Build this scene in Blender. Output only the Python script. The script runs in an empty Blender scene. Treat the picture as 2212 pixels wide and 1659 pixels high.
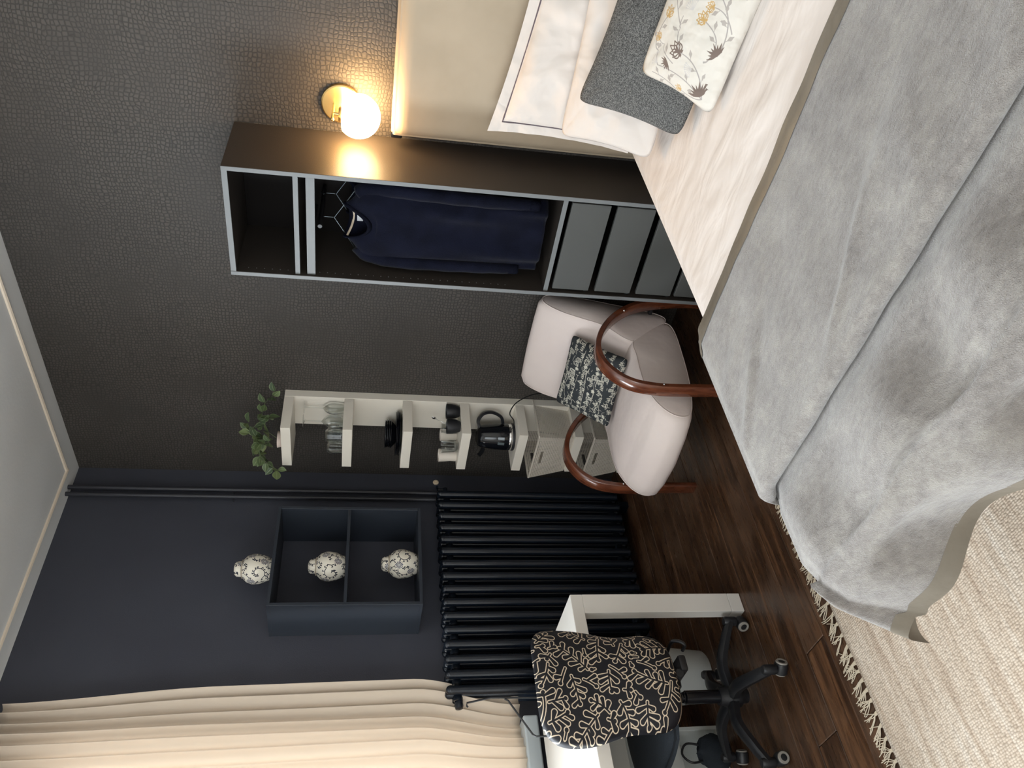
import bpy, bmesh, math, random
import numpy as np
from mathutils import Vector, Matrix, noise as mnoise
R = random.Random(7)
SC = bpy.context.scene
COL = SC.collection
PI = math.pi

# ------------------------------------------------------------------ camera, world, lights, exposure
W, H, F = 2212, 1659, 1700.86
yaw, pitch, roll = 0.7668, 0.1874, -0.0435
CAM = Vector((3.8083, -3.1094, 1.6034))
cy, sy, cp, sp = math.cos(yaw), math.sin(yaw), math.cos(pitch), math.sin(pitch)
fwd = Vector((-sy*cp, cy*cp, -sp)); rgt = Vector((cy, sy, 0)); dwn = fwd.cross(rgt)
r2 = math.cos(roll)*rgt + math.sin(roll)*dwn
d2 = -math.sin(roll)*rgt + math.cos(roll)*dwn
# the photograph lies on its side: picture right = world down, picture down = room left
cam_x, cam_y = d2, r2
rot = Matrix((cam_x, cam_y, -fwd)).transposed()
cd = bpy.data.cameras.new('camera'); cam = bpy.data.objects.new('camera', cd); COL.objects.link(cam)
cam.matrix_world = Matrix.Translation(CAM) @ rot.to_4x4()
cd.sensor_fit = 'HORIZONTAL'; cd.sensor_width = 36; cd.lens = 36*F/W; cd.clip_start = .05
SC.camera = cam

world = bpy.data.worlds.new('world'); SC.world = world; world.use_nodes = True
bg = world.node_tree.nodes['Background']; bg.inputs[0].default_value = (.75, .87, 1, 1); bg.inputs[1].default_value = 2.0

def area(name, loc, direction, sx, sz, power, color):
    l = bpy.data.lights.new(name, 'AREA'); l.shape = 'RECTANGLE'; l.size = sx; l.size_y = sz; l.energy = power; l.color = color
    o = bpy.data.objects.new(name, l); COL.objects.link(o); o.location = loc
    o.rotation_euler = Vector(direction).to_track_quat('-Z', 'Y').to_euler(); return o
area('daylight_left_window', (-.35, -2.6, 1.95), (1, .0, -.12), 1.9, 2.1, 265, (.94, .97, 1))
area('front_fill', (3.1, -4.75, 1.75), (-.1, 1, -.1), 1.9, 1.5, 20, (1, .93, .84))  # added fill from behind the camera, no window known there
SC.view_settings.view_transform = 'Standard'; SC.view_settings.look = 'None'
SC.view_settings.exposure = 0.9; SC.view_settings.gamma = 1; SC.view_settings.use_curve_mapping = False
SC.cycles.max_bounces = 8; SC.cycles.diffuse_bounces = 4; SC.cycles.glossy_bounces = 3; SC.cycles.transparent_max_bounces = 24
SC.cycles.use_denoising = True; SC.cycles.sample_clamp_indirect = 4
SC.cycles.caustics_reflective = False; SC.cycles.caustics_refractive = False

# ------------------------------------------------------------------ tagging and linking
def tag(o, label=None, cat=None, group=None, kind=None):
    if label: o['label'] = label
    if cat: o['category'] = cat
    if group: o['group'] = group
    if kind: o['kind'] = kind
    return o
def thing(name, label, cat, loc=(0, 0, 0), rz=0, group=None):
    o = bpy.data.objects.new(name, None); COL.objects.link(o); o.empty_display_size = .05
    o.location = loc; o.rotation_euler = (0, 0, rz); return tag(o, label, cat, group)
def link(name, me, m, parent=None, smooth=False):
    if isinstance(me, bmesh.types.BMesh):
        bm = me; me = bpy.data.meshes.new(name); bm.to_mesh(me); bm.free()
    o = bpy.data.objects.new(name, me); COL.objects.link(o)
    if m is not None:
        me.materials.clear(); me.materials.append(m)
    if smooth is True: me.shade_smooth()
    elif smooth: me.shade_smooth(); me.set_sharp_from_angle(angle=math.radians(smooth))
    if parent is not None: o.parent = parent
    return o
def copy_tree(o, parent=None):
    kids = [c for c in bpy.data.objects if c.parent == o]
    c = o.copy(); COL.objects.link(c); c.parent = parent
    for k in kids: copy_tree(k, c)
    return c

# ------------------------------------------------------------------ shapes
def new(): return bmesh.new()
def box(bm, a, b, bev=0, seg=2):
    g = bmesh.ops.create_cube(bm, size=1); vs = g['verts']
    c = [(a[i]+b[i])/2 for i in range(3)]; s = [abs(b[i]-a[i]) for i in range(3)]
    for v in vs: v.co = Vector([c[i]+v.co[i]*s[i] for i in range(3)])
    if bev:
        es = list({e for v in vs for e in v.link_edges})
        bmesh.ops.bevel(bm, geom=es, offset=min(bev, min(s)*.45), segments=seg, profile=.5, affect='EDGES')
    return bm
def bx(a, b, bev=0, seg=2): return box(new(), a, b, bev, seg)
def sweep(bm, pts, cross, up=(0, 0, 1), scale=None, closed=False):
    pts = [Vector(p) for p in pts]; n = len(pts); rings = []
    up = Vector(up).normalized(); prevu = None
    for i, p in enumerate(pts):
        a = pts[(i-1) % n] if (i or closed) else p; b = pts[(i+1) % n] if (i < n-1 or closed) else p
        t = (b-a).normalized()
        u = (up if prevu is None else prevu); u = u - t*u.dot(t)
        if u.length < 1e-4: u = t.orthogonal()
        u.normalize(); prevu = u; v = t.cross(u)
        s = scale[i] if scale else 1
        rings.append([bm.verts.new(p+u*(c[0]*s)+v*(c[1]*s)) for c in cross])
    m = len(cross)
    for i in range(n if closed else n-1):
        r0, r1 = rings[i], rings[(i+1) % n]
        for j in range(m): bm.faces.new((r0[j], r0[(j+1) % m], r1[(j+1) % m], r1[j]))
    if not closed:
        bm.faces.new(rings[0][::-1]); bm.faces.new(rings[-1])
    return bm
def circ(r, n=10): return [(r*math.cos(2*PI*k/n), r*math.sin(2*PI*k/n)) for k in range(n)]
def tube(bm, pts, r, n=10, scale=None, closed=False): return sweep(bm, pts, circ(r, n), (.123, .31, .94), scale, closed)
def lathe(bm, prof, n=28, c=(0, 0, 0), axis='z'):
    rings = []; uvl = bm.loops.layers.uv.verify()
    tot = [0]
    for i in range(1, len(prof)): tot.append(tot[-1]+math.hypot(prof[i][0]-prof[i-1][0], prof[i][1]-prof[i-1][1]))
    def P(r, z, k):
        x, y = r*math.cos(2*PI*k/n), r*math.sin(2*PI*k/n)
        q = (x, y, z) if axis == 'z' else ((x, -z, y) if axis == 'y' else (z, x, y))
        return Vector(c)+Vector(q)
    for r, z in prof:
        rings.append([bm.verts.new(P(max(r, 1e-5), z, k)) for k in range(n)])
    for i in range(len(prof)-1):
        for k in range(n):
            f = bm.faces.new((rings[i][k], rings[i][(k+1) % n], rings[i+1][(k+1) % n], rings[i+1][k]))
            for l, uv in zip(f.loops, ((k/n, tot[i]), ((k+1)/n, tot[i]), ((k+1)/n, tot[i+1]), (k/n, tot[i+1]))): l[uvl].uv = uv
    return bm
def grid(bm, nu, nv, fn, flip=False, uvf=None):
    uvl = bm.loops.layers.uv.verify()
    V = [[bm.verts.new(fn(i/nu, j/nv)) for j in range(nv+1)] for i in range(nu+1)]
    for i in range(nu):
        for j in range(nv):
            q = [(i, j), (i+1, j), (i+1, j+1), (i, j+1)]
            if flip: q.reverse()
            try: f = bm.faces.new([V[a][b] for a, b in q])
            except ValueError: continue
            for l, (a, b) in zip(f.loops, q): l[uvl].uv = uvf(a/nu, b/nv) if uvf else (a/nu, b/nv)
    return bm
def thicken(bm, t):
    bmesh.ops.remove_doubles(bm, verts=bm.verts, dist=1e-5)
    bmesh.ops.recalc_face_normals(bm, faces=bm.faces)
    bmesh.ops.solidify(bm, geom=list(bm.faces), thickness=t); return bm
def cr(pts, n=8, closed=False):     # smooth curve through points
    P = [Vector(p) for p in pts]; out = []; m = len(P)
    for i in range(m if closed else m-1):
        p0 = P[(i-1) % m] if (i or closed) else P[0]*2-P[1]; p1 = P[i]; p2 = P[(i+1) % m]
        p3 = P[(i+2) % m] if (i+2 < m or closed) else P[-1]*2-P[-2]
        for k in range(n):
            t = k/n
            out.append(.5*((2*p1)+(p2-p0)*t+(2*p0-5*p1+4*p2-p3)*t*t+(3*p1-p0-3*p2+p3)*t**3))
    if not closed: out.append(P[-1])
    return out
def sm(a, b, x):
    t = max(0, min(1, (x-a)/(b-a))); return t*t*(3-2*t)
def nz(x, y, z=0): return mnoise.noise(Vector((x, y, z)))

# ------------------------------------------------------------------ drawn prints (computed here, laid on by UV)
class Print:
    def __init__(s, w, h): s.w, s.h = w, h; s.rgb = np.zeros((h, w, 3)); s.Y, s.X = np.mgrid[0:h, 0:w].astype(float)
    def fill(s, c): s.rgb[:] = c
    def field(s): return np.full((s.h, s.w), 1e3)
    def cap(s, D, a, b, r0, r1=None, wrap=False):
        r1 = r0 if r1 is None else r1
        for ox in ((-s.w, 0, s.w) if wrap else (0,)):
            for oy in ((-s.h, 0, s.h) if wrap else (0,)):
                ax, ay, bx_, by = a[0]+ox, a[1]+oy, b[0]+ox, b[1]+oy; m = max(r0, r1)+14
                x0, x1 = int(max(0, min(ax, bx_)-m)), int(min(s.w, max(ax, bx_)+m)); y0, y1 = int(max(0, min(ay, by)-m)), int(min(s.h, max(ay, by)+m))
                if x1 <= x0 or y1 <= y0: continue
                X, Y = s.X[y0:y1, x0:x1], s.Y[y0:y1, x0:x1]
                dx, dy = bx_-ax, by-ay; L = dx*dx+dy*dy+1e-9
                t = np.clip(((X-ax)*dx+(Y-ay)*dy)/L, 0, 1)
                d = np.hypot(X-ax-t*dx, Y-ay-t*dy)-(r0+(r1-r0)*t)
                D[y0:y1, x0:x1] = np.minimum(D[y0:y1, x0:x1], d)
    def poly(s, D, pts, r, r1=None, wrap=False):
        n = len(pts)-1; r1 = r if r1 is None else r1
        for i in range(n): s.cap(D, pts[i], pts[i+1], r+(r1-r)*i/n, r+(r1-r)*(i+1)/n, wrap)
    def paint(s, D, c, soft=.7):
        a = np.clip(.5-D/soft/2, 0, 1)[..., None]; s.rgb[:] = s.rgb*(1-a)+np.array(c)*a
    def outline(s, D, wdt, c): s.paint(np.abs(D)-wdt, c)
    def image(s, name):
        im = bpy.data.images.new(name, s.w, s.h); px = np.ones((s.h, s.w, 4), np.float32); px[..., :3] = s.rgb
        im.pixels.foreach_set(px.ravel()); im.update(); im.pack(); return im
def bez(p0, p1, p2, n=12):
    return [((1-t)**2*p0[0]+2*t*(1-t)*p1[0]+t*t*p2[0], (1-t)**2*p0[1]+2*t*(1-t)*p1[1]+t*t*p2[1]) for t in [k/n for k in range(n+1)]]

def coral_print():
    n = 820; P = Print(n, n); P.fill((.012, .0115, .015)); rr = random.Random(3); D = P.field()
    at = lambda x, y: D[int(y) % n, int(x) % n]
    def grow(x, y, a, bend, steps, r):
        path = [(x, y)]
        for k in range(steps):
            x += math.cos(a)*20; y += math.sin(a)*20; a += bend
            if at(x, y) < 27: break
            path.append((x, y))
        return path
    for tries in range(1500):
        x, y = rr.uniform(0, n), rr.uniform(0, n)
        if at(x, y) < 26: continue
        a = rr.uniform(0, 2*PI); big = tries < 900
        path = grow(x, y, a, rr.uniform(-.10, .10), rr.randint(6, 10) if big else rr.randint(1, 4), 7)
        if len(path) < (6 if tries < 300 else 3 if big else 2): continue
        E = P.field()
        for p, q in zip(path[:-1], path[1:]): P.cap(E, p, q, 8, 7.5, True)
        P.cap(E, path[-1], (path[-1][0]+.1, path[-1][1]), 14, None, True)
        for i in range(1, len(path)-1):
            ta = math.atan2(path[i+1][1]-path[i][1], path[i+1][0]-path[i][0])
            for sg in (-1, 1):
                if (i+sg) % 2 and rr.random() < .45: continue
                for Ln in rr.choice(((58, 46, 36, 28), (44, 36, 28), (36, 28))):
                    b = ta+sg*rr.uniform(.8, 1.35); ex, ey = path[i][0]+Ln*math.cos(b), path[i][1]+Ln*math.sin(b)
                    if at(ex, ey) < 22 or E[int(ey) % n, int(ex) % n] < 22: continue
                    if at((ex+path[i][0])/2, (ey+path[i][1])/2) < 18: continue
                    P.cap(E, path[i], (ex, ey), 8, rr.uniform(13, 17), True); break
        np.minimum(D, E, out=D)
    P.outline(D, 2.5, (.72, .60, .45)); return P.image('coral_outline_print')
def vase_print():
    P = Print(900, 420); P.fill((.80, .75, .64)); rr = random.Random(5)
    D = P.field()
    for v0 in range(3):
        for k in range(6):
            cx, cyy = (k+.5*(v0 % 2)+.3)*150, 70+v0*140
            sg = rr.choice((-1, 1)); a0 = rr.uniform(0, 6)
            pts = [(cx+(8+5.6*t)*math.cos(a0+sg*t*.52), cyy+(8+5.6*t)*math.sin(a0+sg*t*.52)) for t in range(0, 13)]
            P.poly(D, pts, 3.4, None, True)
            for i in range(1, 13, 1):
                a = a0+sg*i*.52+rr.choice((-.3, .5)); x, y = pts[i]; L = rr.uniform(11, 19)
                ex, ey = x+L*math.cos(a), y+L*math.sin(a)
                P.cap(D, (x, y), (ex, ey), 2.8, 5.6, True)
                P.cap(D, (ex, ey), (ex+11*math.cos(a+1.6*sg), ey+11*math.sin(a+1.6*sg)), 4.8, 2.5, True)
    C = P.field()
    fl = [(k*150+(75 if r % 2 else 0)+20, 40+r*115) for r in range(4) for k in range(6) if (k+r) % 2 == 0]
    for x, y in fl: P.cap(C, (x, y), (x+.1, y), 42, None, True)
    P.paint(D, (.02, .022, .04)); P.paint(C, (.80, .75, .64))
    D = P.field()
    for x, y in fl:
        for k in range(13):
            a = k*2*PI/13; P.cap(D, (x+10*math.cos(a), y+10*math.sin(a)), (x+33*math.cos(a), y+33*math.sin(a)), 1.8, 4.6, True)
    P.paint(D, (.03, .04, .09)); D = P.field()
    for x, y in fl: P.cap(D, (x, y), (x+.1, y), 6, None, True)
    P.paint(D, (.35, .38, .45)); return P.image('scroll_and_daisy_print')
def floral_print():
    P = Print(1000, 620); P.fill((.64, .60, .54))
    st, br, go, le, pale = (.36, .33, .31), (.17, .125, .105), (.52, .34, .14), (.40, .36, .33), (.55, .52, .5)
    S = P.field(); L = P.field(); B = P.field(); G = P.field(); Q = P.field()
    def leaf(Dx, x, y, a, ln, wd):
        mx, my = x+math.cos(a)*ln*.5, y+math.sin(a)*ln*.5; ex, ey = x+math.cos(a)*ln, y+math.sin(a)*ln
        wd *= 1.3; P.cap(Dx, (x, y), (mx, my), 1.6, wd); P.cap(Dx, (mx, my), (ex, ey), wd, 1)
    def vine(p0, p1, p2, r=3.0, leaves=3, sd=1):
        r *= 1.35; pts = bez(p0, p1, p2, 16); P.poly(S, pts, r, r*.7)
        for k in range(leaves):
            i = int((k+1)*15/(leaves+.5)); x, y = pts[i]; a = math.atan2(pts[i+1][1]-pts[i-1][1], pts[i+1][0]-pts[i-1][0]) if i < 16 else 0
            s = sd*(1 if k % 2 else -1); b = a+s*1.0
            P.cap(S, (x, y), (x+14*math.cos(b), y+14*math.sin(b)), 1.5)
            leaf(L, x+13*math.cos(b), y+13*math.sin(b), b-.2*s, 46, 9)
        return pts[-1]
    def lotus(x, y, a, s=1, D=None):
        s *= 1.3
        D = B if D is None else D
        for k, (da, ln) in enumerate(((-1.0, 44), (-.55, 54), (0, 60), (.55, 54), (1.0, 44))):
            m = P.field(); leaf(m, x, y, a+da, ln*s, 12*s); np.minimum(D, np.abs(m)-3.0*s, out=D)
        for da in (-2.2, 2.2): leaf(D, x, y, a+da, 22*s, 6*s)
    def star(x, y, a, s=1):
        s *= 1.25
        for k in range(8): leaf(B, x, y, a-1.3+k*.37, (52+12*(k % 2))*s, 5.5*s)
    def sprig(x, y, a):
        for k in range(8):
            b = a-.9+k*.26; e = (x+52*math.cos(b), y+52*math.sin(b)); P.cap(Q, (x, y), e, 1.6)
            P.cap(Q, e, (e[0]+.1, e[1]), 5)
    # u runs along the pillow's long side from the left edge, v upward
    vine((60, 90), (250, 150), (250, 330), 3.2, 3); lotus(250, 335, 1.5, 1.0)
    vine((60, 90), (150, 260), (110, 470), 3, 4, -1); sprig(120, 480, 1.2)
    vine((250, 150), (420, 60), (460, 240), 3, 3); lotus(462, 250, 1.3, .75, G)
    star(70, 110, .5, 1.1); star(330, 90, 1.0, .9)
    vine((330, 90), (560, 40), (640, 300), 3.2, 4); lotus(645, 310, 1.6, 1.1)
    vine((110, 470), (240, 600), (380, 520), 3, 3); lotus(392, 510, .2, .7, G)
    vine((380, 400), (460, 470), (560, 560), 2.6, 2); star(565, 560, .8, .9)
    vine((640, 60), (820, 120), (800, 330), 3.2, 4); lotus(800, 340, 1.5, .8, G)
    vine((800, 200), (900, 340), (930, 520), 3, 3, -1); sprig(700, 500, 1.8); star(930, 80, 1.8, 1)
    vine((600, 420), (680, 420), (700, 500), 2.5, 1); vine((170, 360), (200, 460), (250, 520), 2.4, 2); lotus(255, 525, 1.1, .55, G)
    vine((250, 330), (330, 420), (430, 400), 2.6, 3); vine((460, 60), (560, 130), (540, 230), 2.6, 3, -1); lotus(540, 235, 1.9, .6, G); vine((60, 90), (20, 180), (40, 260), 2.6, 2); lotus(40, 262, 1.4, .5, G)
    vine((800, 330), (720, 400), (850, 470), 2.6, 3); sprig(200, 220, 2.2); sprig(480, 350, .8); star(160, 400, 2.4, .7)
    vine((20, 300), (60, 380), (50, 500), 2.6, 3); vine((960, 200), (900, 260), (960, 330), 2.6, 2)
    for D, c in ((S, st), (L, le), (Q, pale), (B, br), (G, go)): P.paint(D, c)
    return P.image('botanical_print')
def sketch_print():
    P = Print(760, 680); P.fill((.028, .03, .036)); rr = random.Random(11); D = P.field()
    j = lambda p, a=2.5: (p[0]+rr.uniform(-a, a), p[1]+rr.uniform(-a, a))
    def line(pts, r=1.6):
        P.poly(D, [j(p) for p in pts], r)
        if rr.random() < .5: P.poly(D, [j(p, 3.5) for p in pts], r*.7)
    def house(x, y, w, h):
        line([(x, y), (x+w, y), (x+w, y+h), (x, y+h), (x, y)])
        line([(x-3, y+h), (x+w/2, y+h+w*.35), (x+w+3, y+h)])
        for a in range(2):
            for b in range(max(1, int(h/16))):
                u, v = x+w*(.2+.45*a), y+6+b*15; line([(u, v), (u+w*.2, v), (u+w*.2, v+8), (u, v+8), (u, v)], 1.2)
    def boat(x, y, s, a=0):
        c, n = math.cos(a), math.sin(a); T = lambda p: (x+s*(p[0]*c-p[1]*n), y+s*(p[0]*n+p[1]*c))
        line([T(p) for p in ((-1, .1), (-.6, -.3), (.6, -.3), (1, .1), (-1, .1))], 1.9); line([T((0, .1)), T((0, 1.5))])
        line([T(p) for p in ((0, 1.5), (.7, .25), (.05, .2))]); line([T(p) for p in ((0, 1.4), (-.5, .3), (0, .25))])
    def tree(x, y, s):
        for k in range(5):
            a = k*1.25; line([(x+s*.5*math.cos(a+t*.8)+s*.35*math.cos(a), y+s+s*.5*math.sin(a+t*.8)+s*.3*math.sin(a)) for t in range(7)], 1.7)
        line([(x-2, y), (x, y+s*.8)], 2.2)
    def folk(x, y, s):
        line([(x, y+s), (x+1, y+s*.45), (x-s*.25, y)], 1.8); line([(x+1, y+s*.45), (x+s*.25, y)], 1.8); line([(x-s*.3, y+s*.6), (x+s*.35, y+s*.8)], 1.6)
        P.cap(D, (x, y+s*1.2), (x+.1, y+s*1.2), s*.15)
    for row in range(6):
        y = 15+row*112; x = rr.uniform(0, 25); yb = y
        while x < 735:
            k = rr.random(); y = yb+rr.uniform(-26, 26)
            if k < .36:
                w = rr.uniform(26, 44); house(x, y, w, rr.uniform(34, 66)); x += w+7
            elif k < .56: boat(x+34, y+26, rr.uniform(26, 38), rr.uniform(-.35, .35)); x += 72
            elif k < .78: tree(x+20, y, rr.uniform(20, 30)); x += 48
            else:
                for q in range(3): folk(x+12+q*17, y+rr.uniform(0, 14), 24)
                x += 60
        y = yb; x0 = rr.uniform(0, 400); line([(x0+xx, y-8+9*math.sin(xx*.03+row)+.25*xx*rr.choice((-1, 1))*0) for xx in range(0, 260, 28)], 1.4)
        for q in range(5):
            xx = rr.uniform(10, 640); line([(xx+t*9, y+92+4*(t % 2)) for t in range(9)], 1.3)
    for q in range(150):
        x, y, a = rr.uniform(5, 750), rr.uniform(5, 670), rr.uniform(0, 6); g = [(x, y)]
        for k in range(rr.randint(2, 5)):
            a += rr.uniform(-1.3, 1.3); x += 10*math.cos(a); y += 10*math.sin(a); g.append((x, y))
        P.poly(D, g, rr.uniform(1.0, 1.8))
    P.paint(D, (.60, .575, .49)); return P.image('sketchbook_town_print')

# ------------------------------------------------------------------ materials
def mat(name, col=(.8, .8, .8), rough=.5, metal=0, spec=.5, **k):
    m = bpy.data.materials.new(name); m.use_nodes = True; b = m.node_tree.nodes['Principled BSDF']
    b.inputs['Base Color'].default_value = (*col, 1); b.inputs['Roughness'].default_value = rough
    b.inputs['Metallic'].default_value = metal; b.inputs['Specular IOR Level'].default_value = spec
    for n, v in k.items(): b.inputs[n.replace('_', ' ')].default_value = v
    return m
def N(m, t, **k):
    n = m.node_tree.nodes.new('ShaderNode'+t)
    for a, v in k.items():
        if a in n.inputs.keys(): n.inputs[a].default_value = v
        else: setattr(n, a, v)
    return n
def L(m, a, b): m.node_tree.links.new(a, b)
def B(m): return m.node_tree.nodes['Principled BSDF']
def coords(m, scale=(1, 1, 1), rotz=0, kind='Object'):
    t = N(m, 'TexCoord'); mp = N(m, 'Mapping'); mp.inputs['Scale'].default_value = scale; mp.inputs['Rotation'].default_value = (0, 0, rotz)
    L(m, t.outputs[kind], mp.inputs[0]); return mp.outputs[0]
def ramp(m, fac, stops, interp='LINEAR'):
    r = N(m, 'ValToRGB'); r.color_ramp.interpolation = interp; e = r.color_ramp.elements
    e[0].position, e[0].color = stops[0][0], (*stops[0][1], 1); e[1].position, e[1].color = stops[-1][0], (*stops[-1][1], 1)
    for p, c in stops[1:-1]:
        q = e.new(p); q.color = (*c, 1)
    L(m, fac, r.inputs[0]); return r.outputs[0]
def bump(m, h, dist=.002, strength=1.0, prev=None):
    b = N(m, 'Bump'); b.inputs['Distance'].default_value = dist; b.inputs['Strength'].default_value = strength
    L(m, h, b.inputs['Height'])
    if prev: L(m, prev, b.inputs['Normal'])
    L(m, b.outputs[0], B(m).inputs['Normal']); return b.outputs[0]
def noise(m, vec, scale, detail=3, rough=.55, dist=0):
    n = N(m, 'TexNoise'); n.inputs['Scale'].default_value = scale; n.inputs['Detail'].default_value = detail
    n.inputs['Roughness'].default_value = rough; n.inputs['Distortion'].default_value = dist; L(m, vec, n.inputs['Vector']); return n.outputs['Fac']
def noisy(name, c1, c2, rough=.6, scale=8, detail=3, bmp=None, bscale=None, stretch=(1, 1, 1), lo=.35, hi=.65, **k):
    m = mat(name, c1, rough, **k); v = coords(m, stretch); f = noise(m, v, scale, detail)
    L(m, ramp(m, f, [(lo, c1), (hi, c2)]), B(m).inputs['Base Color'])
    if bmp:
        f2 = noise(m, v, bscale or scale, 3, .5, .35 if bmp > .009 else 0); bump(m, f2, bmp)
    return m
def mixc(m, fac, a, b, mode='MIX'):
    x = N(m, 'Mix', data_type='RGBA', blend_type=mode)
    for s, v in ((6, a), (7, b)):
        if isinstance(v, tuple): x.inputs[s].default_value = (*v, 1)
        else: L(m, v, x.inputs[s])
    if isinstance(fac, (int, float)): x.inputs[0].default_value = fac
    else: L(m, fac, x.inputs[0])
    return x.outputs[2]
def math_(m, op, a, b=None):
    x = N(m, 'Math', operation=op)
    for i, v in enumerate((a, b)):
        if v is None: continue
        if isinstance(v, (int, float)): x.inputs[i].default_value = v
        else: L(m, v, x.inputs[i])
    return x.outputs[0]

def wallpaper_mat():
    m = mat('reptile_embossed_wallpaper', rough=.55, spec=.35)
    v = coords(m, (1, 1, 1))
    wn = N(m, 'TexNoise'); wn.inputs['Scale'].default_value = 4.5; wn.inputs['Detail'].default_value = 2; L(m, v, wn.inputs['Vector'])
    add = N(m, 'VectorMath', operation='MULTIPLY_ADD'); L(m, wn.outputs['Color'], add.inputs[0]); add.inputs[1].default_value = (.05, .03, .09); L(m, v, add.inputs[2])
    mp = N(m, 'Mapping'); mp.inputs['Scale'].default_value = (56, .01, 66); L(m, add.outputs[0], mp.inputs[0])
    vo = N(m, 'TexVoronoi', feature='DISTANCE_TO_EDGE'); vo.inputs['Scale'].default_value = 1; vo.inputs['Randomness'].default_value = .42; L(m, mp.outputs[0], vo.inputs['Vector'])
    cell = ramp(m, vo.outputs['Distance'], [(.0, (0, 0, 0)), (.26, (1, 1, 1))])
    big = noise(m, v, 3.2, 3, .6)
    mask = ramp(m, big, [(.30, (.25,)*3), (.55, (1, 1, 1))])
    pr = N(m, 'Mix', data_type='FLOAT'); L(m, mask, pr.inputs[0]); pr.inputs[2].default_value = .35; L(m, cell, pr.inputs[3])
    tone = noise(m, v, 1.1, 2)
    hi = ramp(m, tone, [(.3, (.070, .062, .055)), (.7, (.090, .080, .070))])
    c = mixc(m, pr.outputs[0], (.033, .030, .0275), hi)
    L(m, c, B(m).inputs['Base Color'])
    bump(m, pr.outputs[0], .0012, .7); return m
M = {}
M['wallpaper'] = wallpaper_mat()
M['navy'] = noisy('matt_navy_wall_paint', (.054, .057, .074), (.063, .067, .086), .75, 1.5, 2, .0006, 180, spec=.3)
M['white_paint'] = noisy('chalky_white_ceiling_paint', (.74, .74, .73), (.78, .78, .77), .85, 1.2, 3, .0008, 60, spec=.2)
M['wall_pale'] = noisy('pale_warm_wall_paint', (.66, .62, .56), (.70, .66, .60), .8, 2, 3, spec=.3)
M['bead'] = mat('cream_gloss_bead_paint', (.86, .74, .60), .35)
M['lack'] = noisy('white_foil_board', (.84, .785, .69), (.86, .805, .71), .38, 3, 2)
M['desk'] = noisy('white_lacquered_board', (.80, .77, .72), (.82, .79, .74), .33, 3, 2)
M['wardrobe'] = noisy('black_brown_foil', (.034, .028, .024), (.040, .0335, .029), .40, 2, 2, .0004, 300, spec=.5)
M['ward_edge'] = mat('lit_edge_grey', (.17, .18, .185), .42)  # paler than the foil: daylight on the front edges put into the colour
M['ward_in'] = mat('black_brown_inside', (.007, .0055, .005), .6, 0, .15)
M['drawer'] = mat('dark_grey_drawer_front', (.085, .088, .085), .36)
M['black_metal'] = mat('black_coated_metal', (.012, .012, .014), .38)
M['gunmetal'] = mat('dark_steel_wire', (.10, .12, .13), .3, .9)
M['brass'] = mat('brushed_brass', (.83, .60, .25), .28, 1)
M['radiator'] = noisy('glossy_navy_radiator_enamel', (.005, .008, .014), (.007, .011, .018), .27, 5, 2, spec=.5)
M['black_plastic'] = noisy('satin_black_plastic', (.012, .013, .016), (.016, .017, .02), .42, 30, 2)
M['gloss_black'] = mat('gloss_black', (.006, .007, .010), .12)
M['grey_ring'] = mat('pale_grey_caster_ring', (.33, .31, .28), .5)
M['chrome'] = mat('polished_steel', (.75, .75, .75), .12, 1)
M['bin'] = mat('white_bin_plastic', (.60, .62, .60), .45)
M['basket_solid'] = mat('warm_white_basket_plastic', (.70, .635, .55), .45)
M['navy_knit'] = noisy('navy_knit_wool', (.0030, .0038, .0100), (.0052, .0065, .0165), .92, 14, 3, .002, 260, spec=.08, Sheen_Weight=.06)
M['rib'] = noisy('navy_rib_knit', (.0024, .003, .008), (.004, .005, .012), .9, 60, 2, .002, 300, spec=.1)
M['cream_stripe'] = mat('cream_neck_tape', (.62, .52, .40), .8)
M['label'] = mat('white_woven_label', (.72, .74, .78), .8)
M['seat_dark'] = noisy('dark_blue_grey_seat_fabric', (.012, .018, .026), (.018, .025, .034), .85, 200, 2, .001, 400)
M['bentwood'] = noisy('glossy_mahogany_bentwood', (.085, .022, .010), (.15, .045, .020), .22, 5, 5, stretch=(14, 3, 3), spec=.6, Coat_Weight=.5)
M['slip'] = noisy('blush_cotton_slipcover', (.66, .57, .54), (.70, .61, .57), .85, 3, 3, .009, 6, spec=.2)
M['headboard'] = noisy('beige_upholstery_linen', (.42, .345, .255), (.46, .38, .285), .9, 5, 3, .004, 6, spec=.15)
M['sheet'] = noisy('blush_white_cotton', (.76, .695, .65), (.80, .74, .70), .8, 4, 3, .011, 6, spec=.2, stretch=(.8, 1.7, 1))
M['pillow_white'] = noisy('crisp_white_pillowcase', (.655, .595, .55), (.70, .64, .595), .8, 3, 3, .034, 5, spec=.2)
M['piping'] = mat('plum_grey_piping', (.10, .075, .09), .7)
M['hem'] = noisy('taupe_satin_binding', (.150, .132, .104), (.185, .163, .130), .48, 7, 3, .003, 22)
M['ceramic_white'] = mat('glazed_cream_ceramic', (.75, .68, .60), .15)
M['cap_cream'] = mat('cream_valve_cap', (.55, .45, .33), .4)
M['pot'] = mat('pink_white_pot', (.70, .58, .52), .5)
M['stem'] = mat('green_brown_stem', (.10, .13, .06), .6)
M['cord'] = mat('black_rubber_cord', (.012, .012, .012), .5)
M['sill'] = mat('pale_stone_sill', (.55, .60, .62), .3)
M['frame'] = mat('white_window_gloss', (.75, .76, .76), .3)

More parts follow.
